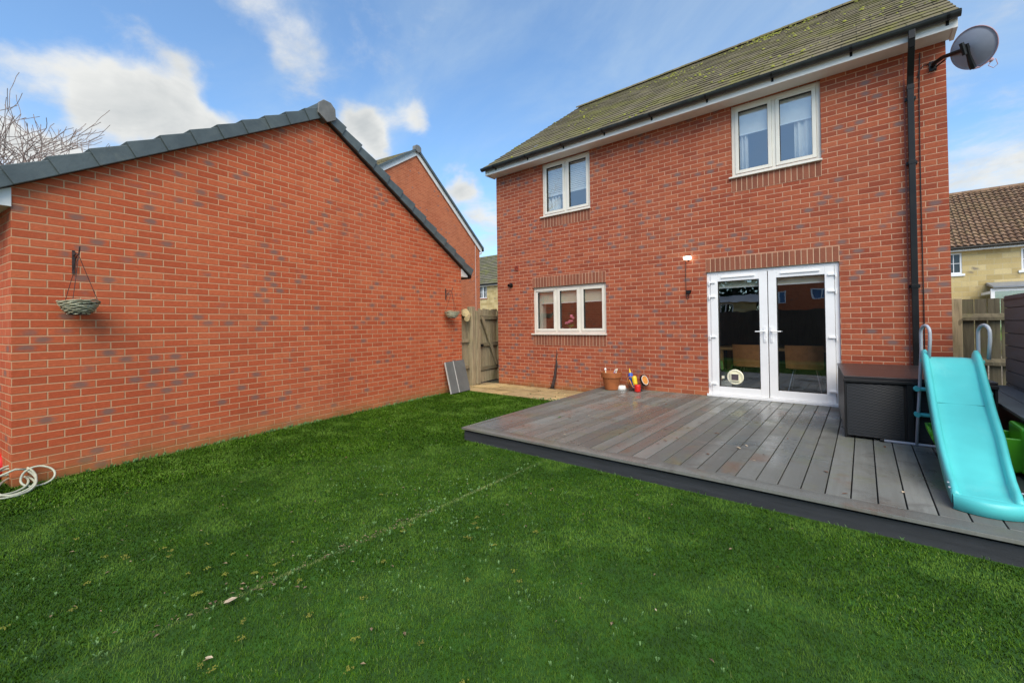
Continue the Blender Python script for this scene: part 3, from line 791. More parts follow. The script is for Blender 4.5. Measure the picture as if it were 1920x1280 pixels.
# --- windows
def frame_rect(mb, x0, x1, z0, z1, y0, y1, w):
    mb.box(x0, x0+w, y0, y1, z0, z1); mb.box(x1-w, x1, y0, y1, z0, z1)
    mb.box(x0+w, x1-w, y0, y1, z0, z0+w); mb.box(x0+w, x1-w, y0, y1, z1-w, z1)
def window(name, r, n, parent, mat, label, inset=.045, vent=None, yy=0.):
    x0, x1, z0, z1 = r
    fw = .05
    mb = MB(); frame_rect(mb, x0+.004, x1-.004, z0+.0, z1-.004, inset, inset+.07, fw)
    W_ = (x1-x0-.008-2*fw); mw = .05
    lw = (W_-(n-1)*mw)/n; xs = []
    for k in range(n):
        a = x0+.004+fw+k*(lw+mw); xs.append((a, a+lw))
        if k: mb.box(a-mw, a, inset, inset+.07, z0+fw, z1-fw-.004)
    w = mb.build(name, mat, parent, bevel=.003); tag(w, label)
    for k, (a, b) in enumerate(xs):
        mb = MB(); frame_rect(mb, a+.002, b-.002, z0+fw+.002, z1-fw-.006, inset-.012, inset+.055, .052)
        mb.build('sash', mat, w, bevel=.004)
        mb = MB(); frame_rect(mb, a+.050, b-.050, z0+fw+.050, z1-fw-.054, inset-.002, inset+.04, .008); mb.build('gasket', M['dark_void'], w)
        mb = MB(); mb.quad((a+.045, inset+.03, z0+fw+.045), (b-.045, inset+.03, z0+fw+.045), (b-.045, inset+.03, z1-fw-.05), (a+.045, inset+.03, z1-fw-.05))
        mb.build('pane', M['glass'], w)
        if vent is not None and k == vent:
            mb = MB(); mb.box(a+.02, b-.02, inset-.03, inset-.0125, z1-fw-.03, z1-fw-.012); mb.build('trickle_vent', mat, w)
    mb = MB(); mb.box(x0-.03, x1+.012, -.045, inset+.075, z0-.026, z0-.001); mb.build('sill', mat, w, bevel=.004)
    return w
window('window', KW, 3, house, M['upvc_cream'], 'three pane ground floor kitchen window', vent=0)
window('window', U1, 2, house, M['upvc_cream'], 'upstairs window with slatted blind', vent=1)
window('window', U2, 2, house, M['upvc_cream'], 'larger looking upstairs window with white curtain', vent=1)

# --- french doors
ins = .035
mb = MB(); x0, x1, z0, z1 = DR
mb.box(x0+.003, x0+.058, ins, ins+.07, z0+.02, z1-.003); mb.box(x1-.058, x1-.003, ins, ins+.07, z0+.02, z1-.003); mb.box(x0+.058, x1-.058, ins, ins+.07, z1-.05, z1-.003)
mb.box(x0-.012, x1+.012, -.02, ins+.07, .002, .042)
mb.build('door_frame', M['upvc'], house, bevel=.003)
xm = (x0+x1)/2
for s_, (a, b) in enumerate(((x0+.062, xm-.006), (xm+.006, x1-.062))):
    mb = MB(); sw, top, bot = .112, .115, .125; za, zb = z0+.045, z1-.053
    mb.box(a, a+sw, ins-.012, ins+.058, za, zb); mb.box(b-sw, b, ins-.012, ins+.058, za, zb)
    mb.box(a+sw, b-sw, ins-.012, ins+.058, za, za+bot); mb.box(a+sw, b-sw, ins-.012, ins+.058, zb-top, zb)
    d = mb.build('door', M['upvc'], house, bevel=.004); tag(d, 'left glazed door leaf with round cat flap' if s_ == 0 else 'right glazed door leaf')
    mb = MB(); frame_rect(mb, a+sw-.002, b-sw+.002, za+bot-.002, zb-top+.002, ins-.006, ins+.04, .009); mb.build('gasket', M['dark_void'], d)
    gx0, gx1, gz0, gz1 = a+sw-.003, b-sw+.003, za+bot-.003, zb-top+.003
    mb = MB(); mb.quad((gx0, ins+.03, gz0), (gx1, ins+.03, gz0), (gx1, ins+.03, gz1), (gx0, ins+.03, gz1)); mb.build('pane', M['glass'], d)
    hx = b-.04 if s_ == 0 else a+.04; sg = -1 if s_ == 0 else 1
    mb = MB(); mb.box(hx-.018, hx+.018, ins-.024, ins-.012, .92, 1.16); mb.box(hx-.008, hx+.008, ins-.03, ins-.024, .95, .975)
    mb.tube([(hx, ins-.02, 1.09), (hx, ins-.06, 1.09)], .011, 10)
    mb.tube([(hx, ins-.06, 1.09), (hx+sg*.03, ins-.063, 1.088), (hx+sg*.13, ins-.055, 1.086)], [.011, .010, .008], 10)
    mb.build('handle', M['upvc'], d, smooth=False)
    for hz in (.20, .985, 1.66, 1.90):
        mb = MB(); ox = a+.0 if s_ == 0 else b-.0; e_ = 1 if s_ == 0 else -1
        mb.box(min(ox-e_*.02, ox+e_*.075), max(ox-e_*.02, ox+e_*.075), ins-.034, ins-.012, hz-.0, hz+.026)
        mb.tube([(ox-e_*.018, ins-.03, hz-.03), (ox-e_*.018, ins-.03, hz+.04)], .010, 8)
        mb.build('hinge', M['upvc'], d, bevel=.002)
    mb = MB(); mb.box(a+.17, b-.17, ins-.030, ins-.012, zb-.062, zb-.042); mb.build('trickle_vent', M['upvc'], d, bevel=.003)
    if s_ == 0:
        cx_, cz_ = 5.13, .335
        mb = MB(); mb.lathe([(.086, 0), (.088, .012), (.115, .020), (.122, .014), (.126, 0)], (cx_, ins+.028, cz_), 40, axis=(0, -1, 0))
        mb.quad(*[(cx_+.086*math.cos(2*math.pi*k/40), ins+.02, cz_+.086*math.sin(2*math.pi*k/40)) for k in range(40)])
        frame_rect(mb, cx_-.066, cx_+.066, cz_-.062, cz_+.062, ins-.012, ins+.03, .012)
        f_ = mb.build('cat_flap', M['flap'], d)
        mb = MB(); mb.box(cx_-.053, cx_+.053, ins-.003, ins+.010, cz_-.049, cz_+.049); mb.build('flap', M['flap_clear'], d)
        mb = MB(); mb.box(4.925, 4.965, ins+.024, ins+.028, .30, .345); mb.build('sticker', M['flap'], d)

# wall fittings
mb = MB(); mb.lathe([(.0, 0), (.055, 0), (.055, .02), (.035, .03), (.035, .09), (.028, .09), (.028, .03), (.0, .03)], (.432, 0, 2.168), 20, axis=(-.25, -1, -.1)); mb.build('boiler_flue', M['black_plastic'], house, smooth=False)
mb = MB(); frame_rect(mb, .545, .655, 2.50, 2.61, -.02, .0, .012)
for k in range(6): mb.box(.557, .643, -.016, .0, 2.516+k*.014, 2.524+k*.014)
mb.build('air_vent', M['red_vent'], house)
mb = MB(); mb.tube([(7.40, -.012, 4.72), (7.385, -.012, 4.2), (7.38, -.012, 3), (7.385, -.012, 1.5), (7.38, -.012, .05)], .006, 6)
mb.tube([(7.515, -.02, 4.53), (7.45, -.012, 4.55), (7.39, -.012, 4.50), (7.375, -.012, 4.40)], .005, 6)
mb.build('aerial_cable', M['cable'], house)

# security light, lit
lamp = thing('security_light', (4.44, 0, 2.364), 'small lit security floodlight on the brick wall left of the french doors', 'wall light')
mb = MB(); mb.box(-.012, .012, -.05, 0, -.045, .02); mb.box(-.05, .05, -.075, -.035, -.0, .045); mb.build('housing', M['black_plastic'], lamp, bevel=.004)
mb = MB(); mb.hexa([(-.062, -.085, -.018), (.062, -.085, -.018), (.062, -.035, -.028), (-.062, -.035, -.028), (-.062, -.095, .022), (.062, -.095, .022), (.062, -.0352, .001), (-.062, -.0352, .001)]); mb.build('lamp_panel', M['lamp'], lamp, bevel=.006)
sen = thing('light_sensor', (4.437, 0, 1.769), 'black motion sensor hanging on a thin cable below the security light', 'sensor')
mb = MB(); mb.prism([(-.045, -.05, .035), (.045, -.05, .035), (.03, -.05, -.015), (.012, -.05, -.03), (-.012, -.05, -.03), (-.03, -.05, -.015)], (0, .05, 0)); mb.build('sensor_head', M['black_plastic'], sen, bevel=.004)
mb = MB(); mb.tube([(.0, -.02, -.03), (0, -.014, -.09), (-.015, -.012, -.115), (-.035, -.012, -.10), (-.045, -.012, -.05), (-.048, -.012, .25), (-.045, -.012, .56)], .0045, 6); mb.build('cable', M['cable'], sen)

# satellite dish
az, el = R(53), R(22)
dn = Vector((math.cos(az)*math.cos(el), math.sin(az)*math.cos(el), math.sin(el)))
dc = Vector((7.79, -.48, 4.375)); dish = thing('satellite_dish', (7.55, 0, 4.5), 'grey satellite dish on a black arm at the top corner of the house wall', 'satellite dish')
dx_ = dn.cross(Vector((0, 0, 1))).normalized(); dy_ = dx_.cross(dn).normalized()
off = Vector(dish.location)
mb = MB(); rings = 8; segs = 40; V0 = []
for side in (0, 1):
    for k in range(rings+1):
        q = k/rings
        for j in range(segs):
            a = 2*math.pi*j/segs; p = dc-off + dx_*(.208*q*math.cos(a)) + dy_*(.222*q*math.sin(a)) + dn*(.05*q*q - (.004 if side == 0 else -.001))
            mb.v.append(tuple(p))
    b_ = side*(rings+1)*segs
    for k in range(rings):
        for j in range(segs):
            q = (b_+k*segs+j, b_+k*segs+(j+1) % segs, b_+(k+1)*segs+(j+1) % segs, b_+(k+1)*segs+j)
            mb.f.append(q if side else q[::-1]); mb.r.append(None)
for j in range(segs):
    a = rings*segs; b_ = (rings+1)*segs+rings*segs
    mb.f.append((a+j, a+(j+1) % segs, b_+(j+1) % segs, b_+j)); mb.r.append(None)
mb.build('reflector', M['dish'], dish, smooth=True)
rim = [dc-off+dx_*(.210*math.cos(2*math.pi*j/40))+dy_*(.224*math.sin(2*math.pi*j/40))+dn*.05 for j in range(40)]
mb = MB(); mb.tube(rim, .006, 6, closed=True); mb.build('rim', M['dish_arm'], dish, smooth=True)
wp = Vector((7.52, -.01, 4.50))-off
bk = dc-off-dn*.03
mb = MB(); mb.tube([wp, wp+Vector((.0, -.06, 0)), wp+Vector((.07, -.20, -.01)), bk-dn*.07+dy_*.02], .024, 8); mb.box(wp.x-.035, wp.x+.035, -.02, -.002, wp.z-.06, wp.z+.06)
mb.tube([wp+Vector((.03, -.03, -.03)), wp+Vector((.10, -.17, -.03))], .010, 6)
mb.tube([bk-dn*.09+dy_*.10, bk-dn*.09-dy_*.04], .022, 8)
mb.tube([bk-dn*.09+dy_*.08, bk+dy_*.03, bk-dn*.02], .018, 8)
mb.build('wall_bracket', M['black_plastic'], dish)
mb = MB()
p0, p1, p2, p3 = bk-dn*.035+dy_*.07, bk-dn*.035+dx_*.0-dy_*.06, bk-dn*.03-dy_*.16, bk-dn*.02-dy_*.22
mb.tube([p0, p1, p2, p3], [.03, .02, .028, .03], 6); mb.build('mount_plate', M['black_plastic'], dish)
lnb = dc-off+dn*.27-dy_*.20
mb = MB(); mb.tube([p3, dc-off-dy_*.228+dn*.05, lnb-dn*.02], .012, 8); mb.build('feed_arm', M['dish_arm'], dish)
mb = MB(); mb.tube([lnb+dn*.03, lnb, lnb-dn*.03-dy_*-.01, lnb-dn*.055+dy_*.012], [.018, .026, .026, .016], 10); mb.build('receiver', M['dish_arm'], dish)
mb = MB(); mb.tube([lnb+Vector((0, 0, -.02)), lnb+Vector((-.02, 0, -.06)), lnb+Vector((.02, 0, -.10)), lnb+Vector((.055, 0, -.07)), lnb+Vector((.04, 0, -.0))], .004, 6); mb.build('cable_loop', M['dish_arm'], dish)

# --- rooms behind the glass
def room(name, x0, x1, y0, y1, z0, z1, m, floor):
    mb = MB()
    mb.quad((x0, y0, z0), (x0, y1, z0), (x0, y1, z1), (x0, y0, z1)); mb.quad((x1, y0, z0), (x1, y0, z1), (x1, y1, z1), (x1, y1, z0))
    mb.quad((x0, y1, z0), (x1, y1, z0), (x1, y1, z1), (x0, y1, z1)); mb.quad((x0, y0, z1), (x1, y0, z1), (x1, y1, z1), (x0, y1, z1))
    mb.build(name, m, house)
    mb = MB(); mb.quad((x0, y0, z0+.003), (x1, y0, z0+.003), (x1, y1, z0+.003), (x0, y1, z0+.003)); mb.build('room_floor', floor, house)
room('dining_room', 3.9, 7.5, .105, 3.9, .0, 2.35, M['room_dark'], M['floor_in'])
room('kitchen', .15, 3.7, .105, 3.5, .0, 2.35, plain('kitchen wall', (.16, .10, .085), .9, .1, 1), M['floor_in'])
room('bedroom', .15, 3.6, .105, 3.5, 2.6, 4.78, M['room'], M['floor_in'])
room('bedroom', 3.9, 7.5, .105, 3.5, 2.6, 4.78, M['room'], M['floor_in'])
def blind(x0, x1, z0, z1, label, y=.125, mat=None):
    t_ = thing('roller_blind', (x0, y, z1), label, 'blind')
    mb = MB(); mb.box(0, x1-x0, 0, .004, z0-z1, 0); mb.build('fabric', mat or M['blind'], t_)
    mb = MB(); mb.tube([(0, .012, 0), (x1-x0, .012, 0)], .018, 10); mb.build('roller', M['upvc'], t_)
    mb = MB(); mb.box(0, x1-x0, -.006, .010, z0-z1-.02, z0-z1-.0005); mb.build('bottom_bar', M['upvc'], t_)
blind(1.20, 2.80, 1.72, 2.03, 'cream roller blind pulled part way down behind the kitchen window')
blind(4.78, 5.58, 1.83, 2.05, 'cream roller blind at the top of the left french door')
blind(5.64, 6.48, 1.83, 2.05, 'cream roller blind at the top of the right french door')
blind(5.18, 6.30, 4.32, 4.74, 'white roller blind half down behind the right upstairs window', mat=M['curtain'])
vb = thing('venetian_blind', (1.38, .135, 4.72), 'white slatted venetian blind half down behind the left upstairs window', 'blind')
mb = MB()
for k in range(15): mb.hexa([(0, -.010, -.068-k*.04), (1.1, -.010, -.068-k*.04), (1.1, .006, -.068-k*.04), (0, .006, -.068-k*.04), (0, .006, -.032-k*.04), (1.1, .006, -.032-k*.04), (1.1, .012, -.032-k*.04), (0, .012, -.032-k*.04)])
mb.build('slats', M['curtain'], vb)
mb = MB(); mb.box(0, 1.1, -.02, .02, -.03, 0); mb.build('head_rail', M['upvc'], vb)
mb = MB(); mb.box(0, 1.1, -.015, .015, -.66, -.635); mb.build('bottom_rail', M['upvc'], vb)
def curtain(x0, x1, z0, z1, label, y=.17):
    t_ = thing('curtain', (x0, y, z0), label, 'curtain'); mb = MB(); n = 40
    for k in range(n):
        a, b = k/n, (k+1)/n
        f_ = lambda q: .03*math.sin(q*26+.6*math.sin(q*9))
        mb.quad(((x1-x0)*a, f_(a), 0), ((x1-x0)*b, f_(b), 0), ((x1-x0)*b, f_(b)*.8, z1-z0), ((x1-x0)*a, f_(a)*.8, z1-z0))
    mb.build('cloth', M['curtain'], t_, smooth=True, solid=.004)
curtain(1.36, 1.72, 3.4, 4.05, 'white curtain gathered low in the left upstairs window')
curtain(6.00, 6.36, 3.4, 4.72, 'white curtain hanging at the right side of the right upstairs window')
curtain(5.10, 5.36, 3.4, 4.72, 'white curtain hanging at the left side of the right upstairs window')

# dining table and chairs inside
tb = thing('dining_table', (5.55, 1.75, .003), 'oak dining table in the dark room behind the french doors', 'table')
mb = MB(); mb.box(-1.05, .95, -.42, .42, .70, .75); mb.build('tabletop', M['oak'], tb, bevel=.004)
for sx in (-.95, .85):
    for sy in (-.35, .35): mb = MB(); mb.box(sx-.04, sx+.04, sy-.04, sy+.04, 0, .70); mb.build('leg', M['oak'], tb)
def chair(x, y, label):
    c_ = thing('dining_chair', (x, y, .003), label, 'chair', 'tan dining chairs')
    mb = MB(); mb.box(-.25, .25, -.06, .40, .40, .48); mb.build('seat', M['leather'], c_, bevel=.03)
    mb = MB(); n = 10
    for k in range(n):
        a, b = -.27+.54*k/n, -.27+.54*(k+1)/n; q = lambda t: -.16+.5*t*t*2
        mb.hexa([(a, q(a), .42), (b, q(b), .42), (b, q(b)+.05, .42), (a, q(a)+.05, .42), (a*1.03, q(a)-.05, .82), (b*1.03, q(b)-.05, .82), (b*1.03, q(b)-.01, .82), (a*1.03, q(a)-.01, .82)])
    mb.build('backrest', M['leather'], c_)
    for sx in (-1, 1):
        for sy in (0, 1): mb = MB(); mb.tube([(sx*.16, .02+sy*.28, .40), (sx*.24, -.10+sy*.52, 0)], .010, 6); mb.build('leg', M['chrome'], c_)
chair(5.15, 1.22, 'tan leather dining chair seen through the left french door')
chair(5.98, 1.22, 'tan leather dining chair seen through the right french door')
hp = thing('house_plant', (4.86, .55, .003), 'leafy green potted plant inside behind the left french door', 'plant')
mb = MB(); mb.lathe([(.0, 0), (.09, 0), (.12, .2), (.11, .2), (.10, .17), (0, .17)], (0, 0, 0), 18); mb.build('pot', M['upvc'], hp)
mb = MB(); rnd = random.Random(6)
for k in range(26):
    a = rnd.uniform(0, 6.28); l = rnd.uniform(.18, .42); t_ = rnd.uniform(.3, 1.1); c_, s_ = math.cos(a), math.sin(a); w_ = .035
    mb.quad((0, 0, .2), (c_*l*.35-s_*w_, s_*l*.35+c_*w_, .2+l*t_*.8), (c_*l*.75, s_*l*.75, .2+l*t_*.95), (c_*l*.35+s_*w_, s_*l*.35-c_*w_, .2+l*t_*.8))
mb.build('leaves', M['leaf'], hp)
fl = thing('vase_of_flowers', (1.92, .14, 1.05), 'pink flowers in a vase on the kitchen window sill', 'flowers')
mb = MB(); mb.lathe([(.0, 0), (.03, 0), (.035, .06), (.02, .10), (.025, .12)], (0, 0, 0), 14); mb.build('vase', M['chrome'], fl)
mb = MB(); rnd = random.Random(8)
for k in range(9):
    a = rnd.uniform(0, 6.28); o_ = rnd.uniform(.02, .13); z_ = .2+rnd.uniform(0, .1)+.06*math.cos(a)
    mb.lathe([(.0, 0), (.028, .012), (.036, .03), (.026, .05), (.0, .054)], (math.cos(a)*o_, math.sin(a)*o_*.3, z_), 8)
mb.build('petals', M['pink'], fl)
mb = MB()
for k in range(14):
    a = rnd.uniform(0, 6.28); o_ = rnd.uniform(.04, .13)
    mb.quad((0, 0, .1), (math.cos(a)*o_*.6+.012, 0, .15), (math.cos(a)*o_, math.sin(a)*o_*.3, .16+rnd.uniform(0, .06)), (math.cos(a)*o_*.6-.012, 0, .17))
mb.build('leaves', M['leaf'], fl)
ws = thing('kitchen_jar', (1.62, .27, 1.05), 'small white jar inside the left pane of the kitchen window', 'jar')
mb = MB(); mb.lathe([(0, 0), (.045, 0), (.048, .02), (.048, .10), (.04, .11), (0, .11)], (0, 0, 0), 16); mb.build('body', M['white_gloss'], ws)
mb = MB(); mb.box(.9, 3.0, .11, .42, 1.02, 1.045); mb.build('worktop', M['room'], house)
mb = MB(); mb.box(1.12, 1.20, .16, .30, 1.05, 2.05); mb.build('window_lining', M['upvc_cream'], house)

# ================================================================= GARAGE
gar = thing('brick_garage', (.862, -7.602, 0), 'red brick garage gable wall with slate grey verge tiles beside the lawn', 'garage', rz=R(8.009))
# local frame: +y runs along the gable, +x out of it
GL, SA, ZA, ZN, ZF = 6.5, 3.13, 4.45, 2.56, 2.51
mb = MB(); GD = 6.0
mb.quad((0, 0, ZG-.02), (0, GL, ZG-.02), (0, GL, ZF), (0, SA, ZA), (0, 0, ZN))
mb.quad((-GD, 0, ZG-.02), (0, 0, ZG-.02), (0, 0, ZN), (-GD, 0, ZN)); mb.quad((0, GL, ZG-.02), (-GD, GL, ZG-.02), (-GD, GL, ZF), (0, GL, ZF))
mb.quad((-GD, GL, ZG-.02), (-GD, 0, ZG-.02), (-GD, 0, ZN), (-GD, SA, ZA), (-GD, GL, ZF))
mb.build('wall', M['brick_garage'], gar)
def slope_seg(y0, z0, y1, z1): L_ = math.hypot(y1-y0, z1-z0); return L_, (y1-y0)/L_, (z1-z0)/L_
def verge(y0, z0, y1, z1, n, mirror):
    """stepped dry verge caps from eaves (y0,z0) to ridge; local coordinates"""
    L_, ty, tz = slope_seg(y0, z0, y1, z1); ny, nz = (-tz, ty) if ty > 0 else (tz, -ty)
    st = L_/n
    for k in range(n):
        a, b = k*st, (k+1)*st+.035
        mb = MB(); h0a, h1a = -.035, .134; h0b, h1b = -.035, .100
        p = lambda x, s, h: (x, y0+ty*s+ny*h, z0+tz*s+nz*h)
        xo = .104; xb = .084
        P = [p(.012, a, h0a), p(xo, a, h0a), p(xb, b, h0b), p(.012, b, h0b), p(.012, a, h1a), p(xo, a, h1a), p(xb, b, h1b), p(.012, b, h1b)]
        mb.hexa(P)
        # return over the tiles
        mb.hexa([p(-.14, a, h1a-.02), p(.012, a, h1a-.02), p(.012, b, h1b-.02), p(-.14, b, h1b-.02), p(-.14, a, h1a), p(.012, a, h1a-.001), p(.012, b, h1b-.001), p(-.14, b, h1b)])
        mb.build('verge_cap', M['slate_cap'], gar, bevel=.006)
sl = (ZA-ZN)/SA
verge(-.30, ZN-.30*sl+.03, SA, ZA+.03, 12, False)
sl2 = (ZA-ZF)/(GL-SA)
verge(GL+.27, ZF-.27*sl2+.03, SA, ZA+.03, 12, True)
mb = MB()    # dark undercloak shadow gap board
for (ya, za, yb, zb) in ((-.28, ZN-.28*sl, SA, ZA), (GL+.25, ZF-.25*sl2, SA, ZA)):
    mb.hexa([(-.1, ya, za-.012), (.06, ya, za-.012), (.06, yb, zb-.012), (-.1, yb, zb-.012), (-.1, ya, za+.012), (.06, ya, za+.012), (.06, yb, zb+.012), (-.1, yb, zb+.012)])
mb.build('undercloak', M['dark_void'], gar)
mb = MB()
hx = [(-.15, -.06), (-.14, .10), (-.06, .17), (.06, .17), (.14, .10), (.15, -.06), (.0, -.15)]
mb.prism([(.10, SA+a, ZA+.05+b) for a, b in hx], (.035, 0, 0)); mb.build('ridge_end_cap', M['cap_end'], gar, bevel=.006)
mb = MB()
mb.prism([(-GD, SA+a*.95, ZA+.05+b*.95) for a, b in hx], (GD+.09, 0, 0)); mb.build('ridge_tiles', M['slate_cap'], gar)
mb = MB()
mb.hexa([(-GD, -.30, ZN-.30*sl+.02), (-.02, -.30, ZN-.30*sl+.02), (-.02, SA, ZA+.02), (-GD, SA, ZA+.02), (-GD, -.30, ZN-.30*sl+.07), (-.02, -.30, ZN-.30*sl+.07), (-.02, SA, ZA+.07), (-GD, SA, ZA+.07)])
mb.hexa([(-GD, SA, ZA+.02), (-.02, SA, ZA+.02), (-.02, GL+.27, ZF-.27*sl2+.02), (-GD, GL+.27, ZF-.27*sl2+.02), (-GD, SA, ZA+.07), (-.02, SA, ZA+.07), (-.02, GL+.27, ZF-.27*sl2+.07), (-GD, GL+.27, ZF-.27*sl2+.07)])
mb.build('roof', M['slate_cap'], gar)
mb = MB()
for (ya, yb, z_) in ((-.27, -.001, ZN-.02), (GL+.001, GL+.20, ZF-.02)):
    mb = MB(); mb.box(-GD, -.003, ya, yb, z_-.17, z_-.16); e = ya if ya < 0 else yb; mb.box(-GD, -.003, e-.01, e+.01, z_-.17, z_-.01)
    mb.prism([(-.001, ya-.01, z_-.172), (-.001, yb, z_-.172), (-.001, yb, z_-.0), (-.001, ya-.01, z_-(.14 if ya < 0 else 0))] if ya < 0 else
             [(-.001, ya, z_-.172), (-.001, yb+.01, z_-.172), (-.001, yb+.01, z_-.13), (-.001, ya, z_-.0)], (.022, 0, 0))
    mb.build('soffit', M['barge'], gar)
mb = MB(); mb.tube([(-GD, GL+.29, ZF-.17), (.03, GL+.29, ZF-.17)], .05, 12); mb.tube([(-GD, -.36, ZN-.17), (-.1, -.36, ZN-.17)], .05, 12); mb.build('gutter', M['black_plastic'], gar)

# hanging baskets
def basket(s, zt, zb, label, rad, seed, out=.17):
    c_, s_ = math.cos(R(8.009)), math.sin(R(8.009))
    loc = Vector(gar.location)+Vector((0*c_-s*s_, s*c_, 0))
    t_ = thing('hanging_basket', (loc.x, loc.y, 0), label, 'hanging basket', 'baskets hanging on the garage wall', rz=R(8.009))
    rnd = random.Random(seed)
    mb = MB(); mb.box(0, .014, -.009, .009, zt-.20, zt+.03); mb.tube([(.012, 0, zt-.02), (out*.6, 0, zt-.01), (out, 0, zt-.03), (out+.02, 0, zt+.01), (out+.028, 0, zt+.05)], .006, 6)
    mb.tube([(.012, 0, zt-.16), (out*.4, 0, zt-.06), (out*.85, 0, zt-.02)], .005, 6); mb.build('bracket', M['stemdark'], t_)
    top = zb+.135
    mb = MB(); n = 9
    for k in range(n):        # woven willow rows
        q = k/(n-1); rr_ = rad*(.52+.48*q**.7); z_ = zb+.012+(top-zb-.02)*q
        for st_ in range(2):
            P = []
            for j in range(36):
                a = 2*math.pi*j/36; wv = .006*math.sin(a*9+math.pi*(k+st_)); P.append((out+(rr_+wv)*math.cos(a), (rr_+wv)*math.sin(a), z_+st_*.007+.004*math.sin(a*5+k*2+seed)+(.010*math.sin(a*2+seed) if k > 5 else 0)))
            mb.tube(P, .0052, 5, closed=True, r=rnd.random())
    mb.build('woven_bowl', M['wicker'], t_, smooth=True)
    mb = MB(); mb.lathe([(0.001, zb), (rad*.5, zb), (rad*.93, top-.02), (rad*.93, top-.03), (0.001, top-.035)], (out, 0, 0), 24); mb.build('liner', M['stemdark'], t_)
    for a in (R(90), R(210), R(330)):
        mb = MB(); mb.tube([(out+rad*.95*math.cos(a), rad*.95*math.sin(a), top-.005), (out, 0, zt-.035)], .0028, 5); mb.build('chain', M['stemdark'], t_)
basket(.40, 2.0, 1.395, 'wicker hanging basket nearest the camera on the garage wall', .145, 1)
basket(5.97, 1.99, 1.40, 'small far wicker hanging basket at the gate end of the garage wall', .15, 4)

# leaning boards
def gpt(s, off, z):
    c_, s_ = math.cos(R(8.009)), math.sin(R(8.009)); return Vector((.862+off*c_-s*s_, -7.602+off*s_+s*c_, z))
pb = thing('leaning_panel', tuple(gpt(6.1, .1, ZG)), 'two grey composite panels leaning on the far end of the garage wall', 'panel')
lo = Vector(pb.location)
tl, tr, br_, bl = gpt(5.88, .03, .485), gpt(6.50, .03, .50), gpt(6.42, .26, ZG+.02), gpt(5.80, .26, ZG+.02)
nn = (tr-tl).cross(bl-tl).normalized(); nn = -nn if nn.x < 0 else nn
for q0, q1 in ((0, .385), (.425, 1)):
    a, b, c_, d_ = tl.lerp(tr, q0), tl.lerp(tr, q1), bl.lerp(br_, q1), bl.lerp(br_, q0)
    mb = MB(); mb.hexa([tuple(p-lo) for p in (d_, c_, c_+nn*.02, d_+nn*.02, a, b, b+nn*.02, a+nn*.02)]); mb.build('panel_board', M['grey_board'], pb, bevel=.002)
for q0, q1 in ((-.028, -.002), (.388, .422)):
    a, b, c_, d_ = tl.lerp(tr, q0), tl.lerp(tr, q1), bl.lerp(br_, q1), bl.lerp(br_, q0)
    mb = MB(); mb.hexa([tuple(p-lo) for p in (d_, c_, c_+nn*.023, d_+nn*.023, a, b, b+nn*.023, a+nn*.023)]); mb.build('edge_strip', M['grey_edge'], pb)

# ================================================================= GATE + side fence
def local(o_, p): return tuple(Vector(p)-Vector(o_.location))
A = Vector((-.27, -.46, ZG)); B = Vector((-.50, .56, ZG)); gd_ = (B-A).normalized(); gn_ = Vector((gd_.y, -gd_.x, 0)); gn_ = gn_ if gn_.x > 0 else -gn_
GLn = (B-A).length; GH = 1.80
gate = thing('wooden_gate', tuple(A), 'weathered wooden garden gate with diagonal brace between garage and house', 'gate', rz=math.atan2(gd_.y, gd_.x))
# local x along the gate, local -y towards the camera side
sy = -1 if Vector((-gd_.y, gd_.x, 0)).dot(gn_) < 0 else 1
def gb(mb, x0, x1, y0, y1, z0, z1, r): a, b = sorted((sy*y0, sy*y1)); mb.box(x0, x1, a, b, z0, z1, r=r)
rnd = random.Random(12); nb = 9; bw_ = (GLn-.11)/nb
mb = MB()
for k in range(nb): gb(mb, .09+k*bw_, .09+(k+1)*bw_-.009, -.02, rnd.uniform(-.004, 0), .06, GH+rnd.uniform(-.02, .02), rnd.random())
mb.build('boards', M['wood'], gate)
mb = MB(); gb(mb, -.06, .09, -.02, .045, .03, GH-.05, .3); gb(mb, GLn-.09, GLn-.03, -.02, .045, .03, GH-.05, .6); mb.build('stile', M['wood'], gate, bevel=.004)
for z_ in (.33, .90, 1.55):
    mb = MB(); gb(mb, .12, GLn-.09, .001, .045, z_, z_+.09, rnd.random()); mb.build('rail', M['wood_rail'], gate, bevel=.004)
mb = MB(); x0, z0, x1, z1 = .16, 1.55, GLn-.17, .42; w_ = .10; ya, yb = sorted((sy*.046, sy*.080))
mb.hexa([(x1-w_/2, ya, z1), (x1+w_/2, ya, z1), (x1+w_/2, yb, z1), (x1-w_/2, yb, z1), (x0-w_/2, ya, z0+.05), (x0+w_/2, ya, z0+.05), (x0+w_/2, yb, z0+.05), (x0-w_/2, yb, z0+.05)], r=.9)
mb.build('diagonal_brace', M['wood'], gate, bevel=.004)
mb = MB(); gb(mb, .12, GLn-.08, .0, .02, .05, .30, .1); mb.build('kick_board', M['wood'], gate)
mb = MB(); gb(mb, .10, .19, .046, .07, .90, .96, .1); mb.tube([(.13, sy*.06, .93), (.13, sy*.11, .93)], .010, 8); mb.build('latch', M['black_plastic'], gate)
for (px_, py_, h_, w_, lb) in ((-.255, -.63, 1.84, .085, 'thick weathered wooden gate post on the garage side of the gate'), (-.53, .66, 1.78, .075, 'slim weathered wooden gate post on the house side of the gate')):
    pp_ = thing('gate_post', (px_, py_, ZG), lb, 'post', rz=R(12)); mb = MB(); mb.box(-w_, w_*.6, -w_*.8, w_*.8, 0, h_, r=.44); mb.build('post_timber', M['wood'], pp_, bevel=.008)
sf = thing('side_fence', (-.24, -1.02, ZG), 'narrow section of weathered wooden fence between garage corner and gate post', 'fence', rz=R(12))
mb = MB()
